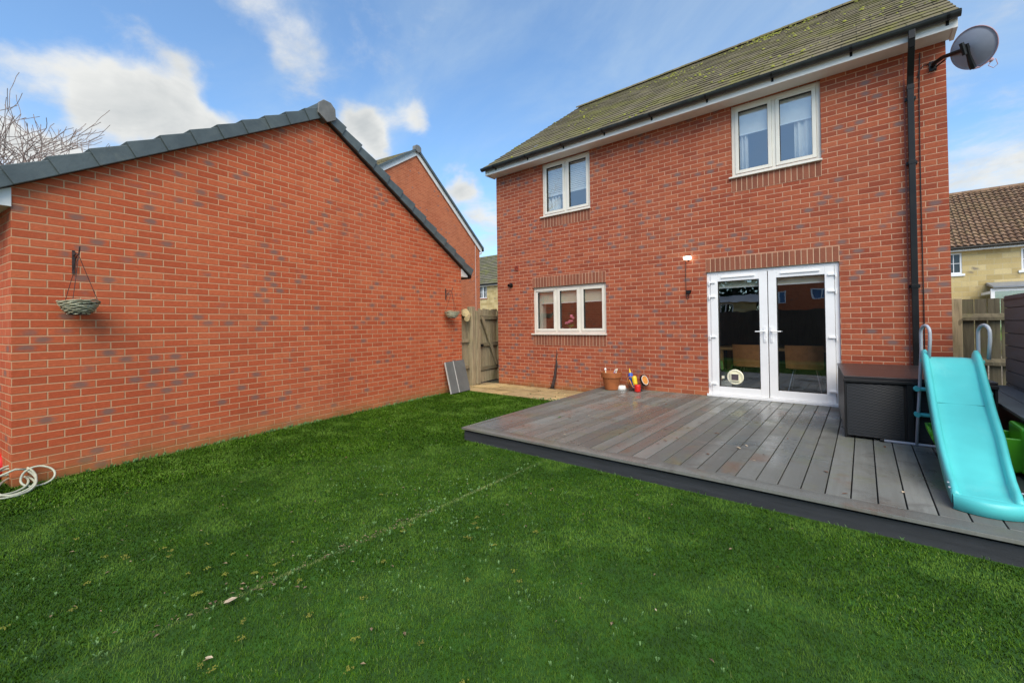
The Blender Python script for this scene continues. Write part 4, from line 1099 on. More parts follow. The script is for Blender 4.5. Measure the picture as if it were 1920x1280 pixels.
for k in range(4): mb.box(-.03, -.01, -.14+k*.115, -.14+(k+1)*.115-.004, 0, 1.78, r=rnd.random())
mb.build('boards', M['wood'], sf)
for z_ in (.42, 1.02): mb = MB(); mb.box(-.01, .05, -.12, .30, z_, z_+.07, r=rnd.random()); mb.build('rail', M['wood'], sf, bevel=.005)
lg = thing('cut_log', (-.17, -.93, 1.53), 'pale cut log end resting at the top of the fence by the gate', 'log')
mb = MB(); ax = Vector((.75, -.66, .05)).normalized()
mb.lathe([(.085, -.30), (.09, -.1), (.087, .05)], (0, 0, 0), 20, axis=ax); mb.build('bark', M['wood_grey'], lg)
mb = MB(); mb.lathe([(.087, .0501), (.055, .054), (.05, .051), (.0, .053)], (0, 0, 0), 20, axis=ax); mb.build('cut_face', M['log'], lg)
mb = MB(); mb.lathe([(.07, -.25), (.06, .06), (.0, .06)], (.03, .03, -.12), 14, axis=(.6, -.7, -.3)); mb.build('stub', M['log'], lg)

# ================================================================= RIGHT SIDE: fence, screen, bench
rf = thing('garden_fence', (7.68, .45, ZG), 'weathered featheredge wooden fence right of the house corner', 'fence')
mb = MB(); rnd = random.Random(4)
for k in range(14):
    x_ = .11+k*.115; yo = .03 if k % 2 else .012; mb.hexa([(x_, yo, 0), (x_+.102, yo-.004, 0), (x_+.102, yo+.018, 0), (x_, yo+.018, 0), (x_, yo, 1.66), (x_+.102, yo-.004, 1.66), (x_+.102, yo+.018, 1.66), (x_, yo+.018, 1.66)], r=rnd.random())
mb.build('boards', M['wood_grey'], rf)
mb = MB(); mb.box(.0, .10, -.05, .05, 0, 1.67, r=.5); mb.build('post', M['wood'], rf, bevel=.006)
for z_ in (.80, 1.38): mb = MB(); mb.hexa([(.1, -.045, z_), (1.7, -.045, z_), (1.7, .014, z_), (.1, .014, z_), (.1, -.045, z_+.04), (1.7, -.045, z_+.04), (1.7, .014, z_+.09), (.1, .014, z_+.09)], r=rnd.random()); mb.build('rail', M['wood_grey'], rf)
sc = thing('slatted_screen', (8.10, .12, 0), 'dark grey horizontal board privacy screen at the right edge', 'screen')
mb = MB(); z_ = .02; k = 0
while z_ < 1.40:
    mb.box(0, .022, -3.6, 0, z_, z_+.142, r=None); z_ += .150
mb.build('boards', M['screen_dark'], sc, bevel=.003)
mb = MB(); mb.box(.024, .09, -3.6, 0, 0, 1.44); mb.box(-.005, .1, -3.6, .005, 1.452, 1.47); mb.build('frame', M['fascia_dark'], sc)
bn = thing('built_in_bench', (7.76, -3.4, 0), 'dark grey built in deck bench along the right hand screen', 'bench')
mb = MB()
for k in range(2): mb.box(k*.171-.02, k*.171+.145, 0, 3.3, .425, .45, r=None)
mb.build('seat', M['screen_dark'], bn, bevel=.003)
mb = MB(); mb.box(.03, .05, 0, 3.3, 0, .424); mb.box(.0, .33, 3.25, 3.3, 0, .42); mb.build('base', M['black_plastic'], bn)

# ================================================================= RATTAN TABLE SET
bx = thing('rattan_table_set', (6.60, -1.93, 0), 'black rattan garden table with brown slatted top and tucked-in chairs on the decking', 'table set', rz=R(4))
BWd, BD, BH = 1.12, 1.70, .655  # table with chairs pushed under it, modelled as one closed block
mb = MB()
mb.box(.0, BWd, 0, .20, BH-.03, BH); mb.box(.0, BWd, .205, BD*.5, BH-.03, BH-.001); mb.box(0, BWd, BD*.5+.005, BD, BH-.03, BH-.001)
mb.build('table_top', M['table_top'], bx, bevel=.004)
mb = MB(); mb.box(-.004, BWd+.004, -.01, .02, BH-.065, BH-.032); mb.build('table_rim', M['rattan_frame'], bx, bevel=.005)
mb = MB(); mb.box(.06, BWd-.02, .03, BD-.05, .02, BH-.07); mb.build('core', M['dark_void'], bx)
for (a, b) in ((.022, .475), (.575, BWd-.03)):
    mb = MB(); n = 8
    for k in range(n):
        q0, q1 = k/n, (k+1)/n; f_ = lambda q: -.012*math.sin(math.pi*q)
        mb.hexa([(a+(b-a)*q0, f_(q0)+.0, .03), (a+(b-a)*q1, f_(q1)+.0, .03), (a+(b-a)*q1, .045, .03), (a+(b-a)*q0, .045, .03), (a+(b-a)*q0, f_(q0)+.012, .575), (a+(b-a)*q1, f_(q1)+.012, .575), (a+(b-a)*q1, .045, .575), (a+(b-a)*q0, .045, .575)])
    mb.build('woven_panel', M['rattan'], bx)
for (a, b) in ((-.0, .02), (.50, .55), (BWd-.02, BWd)):
    mb = MB(); mb.box(a, b, .004, .06, .0, BH-.066); mb.build('corner_post', M['rattan_frame'], bx, bevel=.004)
mb = MB(); mb.box(.004, .03, .061, BD-.02, .03, BH-.032); mb.build('side_panel', M['rattan'], bx)

# ================================================================= SLIDE
sl_ = thing('toy_slide', (7.38, -2.9, 0), 'turquoise plastic toddler slide with grey tube ladder on the decking', 'slide')
lo = Vector(sl_.location)
# centre line (y, z) and half width, from the platform down to the lip
def prof(n=34):
    key = [(-1.98, .880, .158), (-2.08, .872, .158), (-2.18, .83, .158), (-2.40, .675, .156), (-2.62, .535, .154), (-2.80, .44, .153), (-3.0, .338, .152), (-3.22, .215, .144), (-3.40, .135, .138), (-3.55, .095, .134), (-3.68, .085, .131)]
    out = []
    for k in range(len(key)-1):
        for j in range(4):
            t = j/4; out.append(tuple(key[k][i]*(1-t)+key[k+1][i]*t for i in range(3)))
    out.append(key[-1]); return out
pr_ = prof(); xc = lambda y: 7.362 + (y+3.7)*(.017)
cs = [(-1.18, -.055), (-1.18, .045), (-1.12, .062), (-1.03, .062), (-.97, .045), (-.93, .002), (-.88, -.004), (-.5, -.001), (0, 0), (.5, -.001), (.88, -.004), (.93, .002), (.97, .045), (1.03, .062), (1.12, .062), (1.18, .045), (1.18, -.055)]
mb = MB(); m_ = len(cs)
for k, (y_, z_, w_) in enumerate(pr_):
    q = k/len(pr_); wav = 1+.10*math.exp(-((q-.40)/.05)**2)*0
    a = pr_[max(0, k-1)]; b = pr_[min(len(pr_)-1, k+1)]; ty_, tz_ = b[0]-a[0], b[1]-a[1]; L_ = math.hypot(ty_, tz_); ny_, nz_ = -tz_/L_, ty_/L_
    if nz_ < 0: ny_, nz_ = -ny_, -nz_
    side = .75+.4*math.exp(-((q-.03)/.06)**2) + .25*math.exp(-((q-.36)/.07)**2)
    flare = 1.0 if q < .9 else 1.0
    for (cx_, ch) in cs:
        h_ = ch*side if ch > .01 else ch
        if k >= len(pr_)-3 and ch > .01: h_ *= (.75 if k == len(pr_)-3 else .45 if k == len(pr_)-2 else .1)
        hh = h_; mb.v.append((xc(y_)+cx_*w_-lo.x, y_+ny_*hh-lo.y, z_+nz_*hh))
for k in range(len(pr_)-1):
    for j in range(m_-1):
        mb.f.append((k*m_+j, k*m_+j+1, (k+1)*m_+j+1, (k+1)*m_+j)); mb.r.append(None)
chute = mb.build('chute', M['turq'], sl_, smooth=True, solid=.006)
# rounded front lip
mb = MB(); yb = -3.68; n = 20; w_ = .131*1.18
rows = [(.006, .092, 0), (-.012, .092, 1), (-.022, .084, 1), (-.028, .06, 1), (-.034, .004, 1), (-.020, .002, 1), (.0, .004, 0)]
for (oy, z_, bw_) in rows:
    for k in range(n+1):
        q = k/n*2-1; mb.v.append((xc(yb)+q*w_-lo.x, yb+oy-.055*(1-q*q)*bw_-lo.y, z_))
for a in range(len(rows)-1):
    for k in range(n): mb.f.append((a*(n+1)+k, (a+1)*(n+1)+k, (a+1)*(n+1)+k+1, a*(n+1)+k+1)); mb.r.append(None)
mb.build('front_lip', M['turq'], sl_, smooth=True)
for sg in (-1, 1):
    for yy_, zz_ in ((-2.60, .60), (-2.66, .565), (-3.58, .135), (-3.64, .12)):
        mb = MB(); mb.lathe([(.0, .004), (.006, .003), (.007, 0)], (xc(yy_)+sg*.166-lo.x, yy_-lo.y, zz_), 10, axis=(0, -.3, 1)); mb.build('bolt', M['tube_grey'], sl_)
# seam across the chute and screws
mb = MB(); mb.box(xc(-2.62)-.165-lo.x, xc(-2.62)+.165-lo.x, -2.625-lo.y, -2.618-lo.y, .533, .5395); mb.build('chute_joint', plain('joint shade', (.03, .26, .27), .5), sl_)
# platform cheeks
for sg in (-1, 1):
    mb = MB(); x_ = 7.390+sg*.158-lo.x
    mb.prism([(x_, -1.93-lo.y, .80), (x_, -1.93-lo.y, .925), (x_, -2.0-lo.y, .945), (x_, -2.10-lo.y, .93), (x_, -2.25-lo.y, .83), (x_, -2.25-lo.y, .72), (x_, -2.06-lo.y, .80)], (sg*.028, 0, 0))
    mb.build('side_cheek', M['turq'], sl_, bevel=.008)
# ladder tubes with hoop handles
for sg in (-1, 1):
    xl = 7.392+sg*.190
    P = [(xl-.045 if sg < 0 else xl+.045, -1.93, .012)]
    P += [(xl-.02*(-sg) if False else xl+sg*.02, -1.955, .5), (xl, -1.97, .93), (xl, -1.97, 1.10)]
    for k in range(9):
        a = math.pi*(k/8); P.append((xl+.025-.025*math.cos(a), -2.045+.075*math.cos(a), 1.115+.07*math.sin(a)))
    P += [(xl+.05, -2.12, 1.05), (xl+.04, -2.12, .88)]
    mb = MB(); mb.tube([local(sl_, p) for p in P], .0135, 10); mb.build('ladder_rail', M['tube_grey'], sl_, smooth=True)
mb = MB(); mb.tube([local(sl_, (6.90, -1.935, .014)), local(sl_, (7.90, -1.90, .014))], .0135, 10); mb.build('base_bar', M['tube_grey'], sl_, smooth=True)
mb = MB(); mb.tube([local(sl_, (6.885, -1.935, .014)), local(sl_, (6.915, -1.934, .014))], .016, 10); mb.build('end_cap', M['black_plastic'], sl_)
for z_ in (.315, .565):
    mb = MB(); mb.box(7.14-lo.x, 7.66-lo.x, -1.985-lo.y, -1.915-lo.y, z_-.016, z_+.016); mb.build('rung', M['turq'], sl_, bevel=.012)
    for x_ in (7.165, 7.64): mb = MB(); mb.tube([local(sl_, (x_, -2.0, z_)), local(sl_, (x_, -1.90, z_))], .0225, 10); mb.build('rung_clip', M['turq'], sl_)
mb = MB(); mb.box(7.19-lo.x, 7.62-lo.x, -1.99-lo.y, -1.93-lo.y, .83, .865); mb.build('top_step', M['turq'], sl_, bevel=.008)

# green rocker behind the slide
gt = thing('green_rocker', (7.57, -2.45, 0.03), 'lime green plastic rocking toy partly hidden behind the turquoise slide', 'toy')
mb = MB(); n = 16; hw_ = .17
for k in range(n):      # curved hull, opening upwards
    a0, a1 = math.pi*(1.0+k/n*1.0), math.pi*(1.0+(k+1)/n*1.0)
    f_ = lambda a: (.36*math.cos(a), .27+.26*math.sin(a))
    (xa, za), (xb, zb) = f_(a0), f_(a1)
    mb.quad((xa, -hw_, za), (xb, -hw_, zb), (xb, hw_, zb), (xa, hw_, za))
mb.build('hull', M['lime'], gt, smooth=True, solid=.02)
for y_ in (-hw_-.01, hw_-.01):
    mb = MB(); P = [(.37*math.cos(math.pi*(1+k/n)), y_, .27+.27*math.sin(math.pi*(1+k/n))) for k in range(n+1)]
    mb.prism(P, (0, .02, 0)); mb.build('side_plate', M['lime'], gt, bevel=.008)
mb = MB()
mb.prism([(.13, -hw_-.02, 0), (.42, -hw_-.02, 0), (.42, -hw_-.02, .20), (.27, -hw_-.02, .22), (.24, -hw_-.02, .34), (.13, -hw_-.02, .36)], (0, .37, 0)); mb.build('seat_back', M['lime'], gt, bevel=.02)

# ================================================================= POT, BOWL, TOYS, STEM
pt = thing('terracotta_pot', (3.085, -.29, .001), 'terracotta plant pot holding small garden tools against the house wall', 'plant pot'); pt.scale = (1.14, 1.14, 1.14)
mb = MB(); mb.lathe([(.0, 0), (.10, 0), (.108, .01), (.148, .20), (.150, .205), (.166, .206), (.172, .285), (.166, .292), (.155, .29), (.145, .22), (.13, .21), (0, .21)], (0, 0, 0), 36); mb.build('pot', M['terracotta'], pt, smooth=False)
def tool(x, y, tilt, label, head, mat, mat2):
    t_ = thing('hand_tool', (pt.location.x+x, pt.location.y+y, .24), label, 'garden tool', 'tools standing in the terracotta pot', rot=(0, tilt, 0))
    mb = MB(); mb.tube([(0, 0, .0), (0, 0, .10)], .012, 8); mb.build('handle', mat, t_)
    mb = MB(); mb.tube([(0, 0, .10), (0, 0, .115), (0, 0, .13), (0, 0, .165)], [.008, .008, head, head*.5], 8); mb.build('head', mat2, t_)
tool(-.10, -.02, -.10, 'short cream handled brush at the left of the terracotta pot', .024, M['flap'], M['white_gloss'])
tool(.02, .0, .42, 'blue and white handled tool leaning in the terracotta pot', .012, M['blue'], M['white_gloss'])
tool(.055, .03, .30, 'white handled tool with round knob in the terracotta pot', .017, M['white_gloss'], M['flap'])
bw = MB(); bw.lathe([(0, .012), (.075, .006), (.09, 0), (.095, .0), (.078, .055), (.066, .078), (.055, .08), (.0, .065)], (3.245, -.20, .001), 28)
tag(bw.build('bowl', M['white_gloss'], smooth=True), 'upturned white bowl between the terracotta pot and the toys', 'bowl')
ty_b = thing('toy_rocket', (3.47, -.19, .02), 'blue and yellow foam rocket toy standing in the toy pile by the wall', 'toy', rot=(R(-8), R(-14), 0))
mb = MB(); mb.tube([(0, 0, .05), (0, 0, .16), (0, 0, .20), (0, 0, .28), (0, 0, .31)], [.012, .016, .042, .044, .03], 12); mb.tube([(.02, 0, .02), (.02, 0, .12)], .03, 10); mb.build('body', M['blue'], ty_b)
mb = MB(); mb.tube([(0, 0, .305), (0, 0, .34), (0, 0, .40)], [.02, .014, .003], 10); mb.build('nose_cone', M['yellow'], ty_b)
yt = thing('toy_tube', (3.545, -.22, .001), 'yellow plastic toy tube leaning beside the blue toy rocket', 'toy', rot=(R(-6), R(-12), 0))
mb = MB(); mb.tube([(0, 0, .11), (0, 0, .24), (0, 0, .27)], [.040, .046, .040], 16); mb.build('tube', M['yellow'], yt); mb = MB(); mb.tube([(0, 0, .268), (0, 0, .285)], [.030, .026], 12); mb.build('rim', M['amber'], yt)
rt = MB(); rt.lathe([(0, 0), (.045, 0), (.06, .02), (.048, .045), (.062, .07), (.050, .095), (.058, .12), (.04, .135), (0, .13)], (3.60, -.30, .001), 20); tag(rt.build('toy_stacker', M['red'], smooth=True), 'red ribbed plastic toy cup at the front of the toy pile', 'toy')
wh = thing('toy_disc', (3.665, -.15, .20), 'round black and orange toy disc leaning on the wall above the red toy', 'toy')
ax = Vector((.95, -.25, .35)).normalized()
mb = MB(); mb.lathe([(.0, .02), (.075, .02), (.085, .012), (.085, -.01), (0, -.01)], (0, 0, 0), 28, axis=ax); mb.build('disc', M['amber'], wh)
mb = MB(); mb.lathe([(.088, -.014), (.104, -.014), (.104, .016), (.088, .016)], (0, 0, 0), 28, axis=ax); mb.build('tyre', M['black_plastic'], wh)
mb = MB(); mb.lathe([(.080, .021), (.088, .021), (.088, .0165), (.080, .0165)], (0, 0, 0), 28, axis=ax); mb.build('stripe', M['white_gloss'], wh)
nt = thing('toy_net', (3.52, -.20, .001), 'wire toy basket with brown mesh holding the garden toys by the wall', 'basket')
mb = MB()
for k in range(16):
    a = 2*math.pi*k/16; mb.tube([(.12*math.cos(a), .09*math.sin(a), 0), (.15*math.cos(a+.2), .11*math.sin(a+.2), .14)], .0022, 4)
for z_, r_ in ((0.003, .12), (.05, .13), (.10, .14), (.14, .15)): mb.tube([(r_*math.cos(2*math.pi*k/24), r_*.75*math.sin(2*math.pi*k/24), z_) for k in range(24)], .0028, 4, closed=True)
mb.build('mesh', M['stemdark'], nt)
mb = MB(); mb.tube([(-.14, 0, .12), (-.15, -.01, .22), (-.10, -.01, .26), (-.06, 0, .24)], .006, 6); mb.tube([(-.11, -.02, .20), (-.05, -.03, .08), (.0, -.04, .05)], .009, 6); mb.build('rope', M['amber'], nt)

vs = MB(); vs.tube([(1.56, -.05, ZG), (1.60, -.06, -.05), (1.645, -.05, .12), (1.665, -.04, .30), (1.68, -.03, .40), (1.665, -.02, .50), (1.69, -.02, .62), (1.67, -.01, .70)], [.045, .035, .030, .026, .022, .012, .008, .003], 9)
vs.tube([(1.66, -.04, .26), (1.70, -.05, .36), (1.69, -.04, .43)], [.012, .007, .002], 6); vs.tube([(1.54, -.06, ZG+.02), (1.48, -.08, ZG+.01)], [.025, .012], 7); vs.tube([(1.60, -.05, ZG+.02), (1.68, -.1, ZG+.02)], [.025, .012], 7)
tag(vs.build('dead_stem', M['stemdark'], smooth=True), 'dark dead climber stem standing against the house wall above the slabs', 'plant')

# ================================================================= HOSE + BALL
hs = MB(); P = []
rnd = random.Random(21)
def ring(c, r1, r2, back, up, wob=.006, a0=0., a1=2*math.pi, n=40):
    """tilted loop: r1 along the wall, the other axis rises away from the lawn"""
    out = []
    for k in range(n+(a1-a0 < 6.2)):
        a = a0+(a1-a0)*k/n; q = 1+.06*math.sin(3*a+c[0]*9)
        out.append((c[0]-back*math.sin(a)*q, c[1]+r1*math.cos(a)*q, max(ZG+.012, c[2]+up*math.sin(a)*q+wob*math.sin(2*a))))
    return out
hs.tube(ring((.97, -7.60, ZG+.10), .135, 0, .20, .085), .0088, 8, closed=True)
hs.tube(ring((1.00, -7.62, ZG+.085), .155, 0, .22, .075), .0088, 8, closed=True)
hs.tube(ring((.92, -7.63, ZG+.06), .12, 0, .17, .045), .0088, 8, closed=True)
hs.tube(ring((.99, -7.58, ZG+.05), .11, 0, .22, .03), .0088, 8, closed=True)
hs.tube(ring((.93, -7.45, ZG+.085), .105, 0, .06, .075), .0088, 8, closed=True)
hs.tube([(.95, -7.52, ZG+.17), (.97, -7.58, ZG+.19), (.9, -7.72, ZG+.12), (.8, -7.9, ZG+.03)], .0088, 8)
tag(hs.build('garden_hose', M['hose'], smooth=True), 'cream garden hose lying in loose coils by the garage corner', 'hose')
ball = MB(); ball.lathe([(.0001+.13*math.sin(math.pi*k/18), .13-.13*math.cos(math.pi*k/18)) for k in range(19)], (.40, -7.66, ZG+.0), 32)
tag(ball.build('ball', M['red'], smooth=True), 'red ball behind the hose at the garage corner', 'ball')

# ================================================================= NEIGHBOUR HOUSES
nh = thing('neighbour_house', (-8.03, 3.89, 0), 'red brick house with white bargeboards rising behind the garage roof', 'house', rz=R(10))
e1, e2, za_, zb_, apx = 3.9, 5.0, 5.95, 5.10, 8.80
pl_, pr2 = math.tan(R(33.3)), math.tan(R(34.9))
yl, yr = -5.2, 4.98; zl, zr = apx+yl*pl_, apx-yr*pr2
mb = MB(); mb.quad((0, yl+.15, ZG), (0, yr-.12, ZG), (0, yr-.12, zr), (0, 0, apx-.12), (0, yl+.15, zl))
mb.quad((-9, yl+.15, ZG), (0, yl+.15, ZG), (0, yl+.15, zl), (-9, yl+.15, zl)); mb.quad((0, yr-.12, ZG), (-9, yr-.12, ZG), (-9, yr-.12, zr), (0, yr-.12, zr)); mb.build('wall', M['brick_far'], nh)
mb = MB(); mb.box(-.001, .004, yr-.52, yr-.50, ZG, zr+.2); mb.build('movement_joint', M['barge'], nh)
mb = MB()
mb.prism([(.03, yl-.1, zl-.25), (.03, 0, apx-.20), (.03, 0, apx+.02), (.03, yl-.1, zl-.03)], (.03, 0, 0)); mb.prism([(.03, 0, apx-.20), (.03, yr+.02, zr-.26), (.03, yr+.02, zr-.0), (.03, 0, apx+.02)], (.03, 0, 0))
mb.box(-9, .06, yr-.12, yr+.02, zr-.30, zr-.26)
mb.build('bargeboard', M['barge'], nh)
for sg, ye, ze in ((-1, yl-.2, zl-.13), (1, yr+.10, zr-.07)):
    mb = MB(); L_ = math.hypot(ye, apx-ze); n = 16
    for k in range(n):
        a, b = k/n, (k+1)/n; ya, yb = ye*(1-a), ye*(1-b); z1_, z2_ = ze+(apx-ze)*a, ze+(apx-ze)*b
        mb.hexa([(-9, ya, z1_+.02), (.10, ya, z1_+.02), (.10, yb, z2_+.02), (-9, yb, z2_+.02), (-9, ya, z1_+.115), (.10, ya, z1_+.115), (.10, yb, z2_+.085), (-9, yb, z2_+.085)])
    mb.build('roof', M['roof_tile'] if sg < 0 else M['slate_cap'], nh)
    mb = MB(); mb.hexa([(.09, ye-.02*sg*0, ze+.0), (.14, ye, ze+.0), (.14, 0, apx+.01), (.09, 0, apx+.01), (.09, ye, ze+.12), (.14, ye, ze+.12), (.14, 0, apx+.13), (.09, 0, apx+.13)]); mb.build('verge', M['slate_cap'], nh)
mb = MB(); mb.prism([(.0, a*1.3, apx+.05+b) for a, b in hx], (.16, 0, 0)); mb.build('ridge_end_cap', M['cap_end'], nh)
mb = MB(); mb.tube([(-9, yr+.12, zr-.10), (.1, yr+.12, zr-.10)], .055, 10); mb.build('gutter', M['black_plastic'], nh)

def stone_house(label, x0, x1, yw, ze, yr_, zr_, mroof, wins, name='stone_house', n=18, wave=0.):
    t_ = thing(name, (x0, yw, 0), label, 'house')
    L = lambda p: (p[0]-x0, p[1]-yw, p[2])
    mb = MB(); wall_cells(mb, 0, x1-x0, ZG-1, ze, [(a-x0, b-x0, c, d) for a, b, c, d in wins], 0)
    mb.quad((0, 0, ZG-1), (0, 0, ze), (0, yr_-yw, zr_-.1), (0, 2*(yr_-yw), ze), (0, 2*(yr_-yw), ZG-1)); mb.quad((x1-x0, 0, ZG-1), (x1-x0, 2*(yr_-yw), ZG-1), (x1-x0, 2*(yr_-yw), ze), (x1-x0, yr_-yw, zr_-.1), (x1-x0, 0, ze))
    mb.build('wall', M['stone'], t_)
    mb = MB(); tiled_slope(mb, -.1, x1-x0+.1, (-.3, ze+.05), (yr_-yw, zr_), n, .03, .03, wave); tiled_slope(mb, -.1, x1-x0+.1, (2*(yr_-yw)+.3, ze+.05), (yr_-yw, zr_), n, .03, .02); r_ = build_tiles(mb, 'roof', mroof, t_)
    mb = MB(); mb.tube([(-.1, yr_-yw, zr_), (x1-x0+.1, yr_-yw, zr_)], .12, 8); mb.build('ridge_tiles', mroof, r_)
    mb = MB(); mb.box(-.1, x1-x0+.1, -.27, -.24, ze-.12, ze+.04); mb.box(-.1, x1-x0+.1, -.24, 0, ze-.11, ze-.10); mb.build('fascia', M['barge'], t_)
    mb = MB(); mb.tube([(-.1, -.33, ze+.0), (x1-x0+.1, -.33, ze+.0)], .055, 8); mb.build('gutter', M['black_plastic'], t_)
    for (a, b, c, d) in wins:
        a -= x0; b -= x0
        mb = MB(); frame_rect(mb, a, b, c, d, .02, .09, .06); m0 = (a+b)/2; mb.box(m0-.07, m0+.07, .02, .09, c+.06, d-.06)
        w_ = mb.build('window', M['upvc'], t_)
        mb = MB()
        for q0, q1 in ((a+.06, m0-.07), (m0+.07, b-.06)):
            xm_ = (q0+q1)/2; mb.box(xm_-.012, xm_+.012, .03, .06, c+.06, d-.06)
            mb.box(q0, q1, .031, .061, (c+d)/2-.012, (c+d)/2+.012)
        mb.build('glazing_bars', M['upvc'], w_)
        mb = MB(); mb.quad((a+.05, .065, c+.05), (b-.05, .065, c+.05), (b-.05, .065, d-.05), (a+.05, .065, d-.05)); mb.build('pane', plain('dark pane', (.03, .04, .05), .08, .2, 2), w_)
        mb = MB(); mb.box(a-.08, b+.08, -.05, .05, c-.10, c-.004); mb.build('sill', M['soldier'] if name == 'far_house' else M['upvc'], w_)
    return t_
rh = stone_house('pale stone house with brown pantile roof beyond the right hand fence', 8.6, 16.5, 18., 4.16, 22., 7.26, M['roof_brown'],
            [(9.0, 10.0, 3.13, 4.0), (11.62, 12.62, 3.13, 4.0)], name='stone_house', n=17, wave=.035)
mb = MB(); mb.box(1.55, 1.57, -.003, .01, -1, 4.1); mb.build('movement_joint', M['stone'], rh)
cv = thing('conservatory', (10.51, 16.2, 0.18), 'white framed lean-to with grey roof in front of the stone house', 'conservatory')
mb = MB(); mb.box(0, .10, 0, .10, 0, 2.18); mb.box(.10, 4.0, 0, .10, 2.08, 2.18); mb.box(1.3, 1.38, 0, .1, 0, 2.08); mb.box(0, .08, .1, 1.75, 2.0, 2.1); mb.build('frame', M['upvc'], cv)
mb = MB(); mb.hexa([(.05, -.1, 2.2), (4.1, -.1, 2.2), (4.1, 1.78, 2.42), (.15, 1.78, 2.42), (.05, -.1, 2.26), (4.1, -.1, 2.26), (4.1, 1.78, 2.52), (.15, 1.78, 2.52)]); mb.build('roof', M['conserv'], cv)
mb = MB(); mb.quad((.1, .05, 0), (1.3, .05, 0), (1.3, .05, 2.08), (.1, .05, 2.08)); mb.quad((1.38, .05, 0), (4, .05, 0), (4, .05, 2.08), (1.38, .05, 2.08)); mb.build('glazing', M['glass'], cv)
mb = MB(); mb.box(.3, 4.0, 1.2, 1.25, .2, 2.0); mb.build('green_wall', plain('colourful panel', (.20, .55, .05), .6, .8, 3, dirt=(.7, .1, .02, .9)), cv)
stone_house('distant house with mossy roof and white window between the two brick walls', -26.5, -14, 20., 4.80, 24., 8.10, M['roof_far'],
            [(-19.80, -18.85, 3.65, 4.72)], name='far_house', n=17)

# ================================================================= BARE TREES
def tree(name, base, h, label, seed, spread, lean=(0, 0, 0), depth=6, r0=.09, upright=False):
    t_ = thing(name, base, label, 'tree', 'bare winter trees behind the garage' if 'garage' in label else None)
    rnd = random.Random(seed); mbt = MB(); mbc = MB()
    def grow(p, d, l, r, lv):
        n = 4; pts = [p]; rad = [r]; q = p.copy(); dd = d.copy()
        for k in range(n):
            dd = (dd+Vector((rnd.gauss(0, .11), rnd.gauss(0, .11), rnd.gauss(.02 if not upright else .10, .09)))).normalized()
            q = q+dd*(l/n); pts.append(q.copy()); rad.append(max(.0062, r*(1-.35*(k+1)/n)))
        (mbt if lv < 2 else mbc).tube(pts, rad, 7 if lv < 2 else (5 if lv < 4 else 4), r=None)
        if lv >= depth:
            if rnd.random() < .8: mbc.tube([pts[-1], pts[-1]+dd*.03], [.008, .004], 4)
            return
        for k in range(rnd.choice([2, 2, 3]) if lv else 5):
            f_ = rnd.uniform(.35, 1.); idx = min(n, max(1, int(f_*n))); b_ = pts[idx]
            ax = Vector((rnd.gauss(0, 1), rnd.gauss(0, 1), rnd.gauss(.15, .5))).normalized()
            nd = (dd*1.0+ax*spread).normalized()
            grow(b_, nd, l*rnd.uniform(.58, .8), rad[idx]*.68, lv+1)
        grow(pts[-1], (dd+Vector((rnd.gauss(0, .25), rnd.gauss(0, .25), 0))).normalized(), l*.74, rad[-1]*.85, lv+1)
    grow(Vector((0, 0, 0)), Vector((lean[0], lean[1], 1)).normalized(), h*.38, r0, 0)
    mbt.build('trunk', M['bark'], t_); mbc.build('crown', M['bark'], t_)
    return t_
tree('bare_tree', (-6.4, -9.0, ZG), 6.9, 'bare winter tree reaching in from the left edge behind the garage roof', 14, .85, lean=(.05, .08, 0), depth=6, r0=.10)
tree('bare_shrub', (-6.4, -7.4, ZG), 3.9, 'low bare bush with upright shoots showing just above the left garage roof', 5, .55, depth=6, r0=.07, upright=True)
tree('bare_tree', (12.2, 36, ZG), 9.6, 'distant bare treetop showing above the pantile roof on the right', 8, .7, depth=5, r0=.16)

# ================================================================= BEHIND THE CAMERA (seen only in the glass)
bf = thing('back_fence', (-4, -10.6, ZG), 'dark stained fence at the back of the garden', 'fence'); mb = MB(); rnd = random.Random(31)
for k in range(130): mb.box(k*.12, k*.12+.122, 0, .02+.006*(k % 2), 0, 1.8, r=rnd.random())
mb.build('boards', M['wood_dark'], bf)
bh = thing('rear_house', (2.1, -24, 0), 'brick house behind the camera seen reflected in the right french door', 'house')
mb = MB(); wall_cells(mb, 0, 9, ZG, 5.2, [(.15, .95, 2.4, 3.1), (2.3, 3.2, 2.6, 3.3)], 0, 1); mb.quad((0, 0, ZG), (0, 0, 5.2), (0, -8, 5.2), (0, -8, ZG)); mb.quad((9, 0, ZG), (9, -8, ZG), (9, -8, 5.2), (9, 0, 5.2)); mb.build('wall', M['brick_far'], bh)
mb = MB(); mb.prism([(-.2, .3, 5.1), (-.2, -4, 8.2), (-.2, -8.3, 5.1)], (9.4, 0, 0)); mb.build('roof', M['slate_cap'], bh)
for a_, b_, c_, d_ in ((.15, .95, 2.4, 3.1), (2.3, 3.2, 2.6, 3.3)):
    mb = MB(); frame_rect(mb, a_, b_, c_, d_, -.05, .02, .06); m0 = (a_+b_)/2; mb.box(m0-.03, m0+.03, -.05, .02, c_+.06, d_-.06); w_ = mb.build('window', M['upvc'], bh)
    mb = MB(); mb.quad((a_, -.04, c_), (a_, -.04, d_), (b_, -.04, d_), (b_, -.04, c_)); mb.build('pane', plain('blue pane', (.10, .2, .35), .1), w_)
bg_ = thing('rear_bungalow', (-4.5, -20, 0), 'low building behind the camera seen reflected in the left french door', 'building')
mb = MB(); wall_cells(mb, 0, 6.5, ZG, 2.42, [(4.6, 5.3, 1.75, 2.3)], 0, 1); mb.build('wall', M['stone'], bg_)
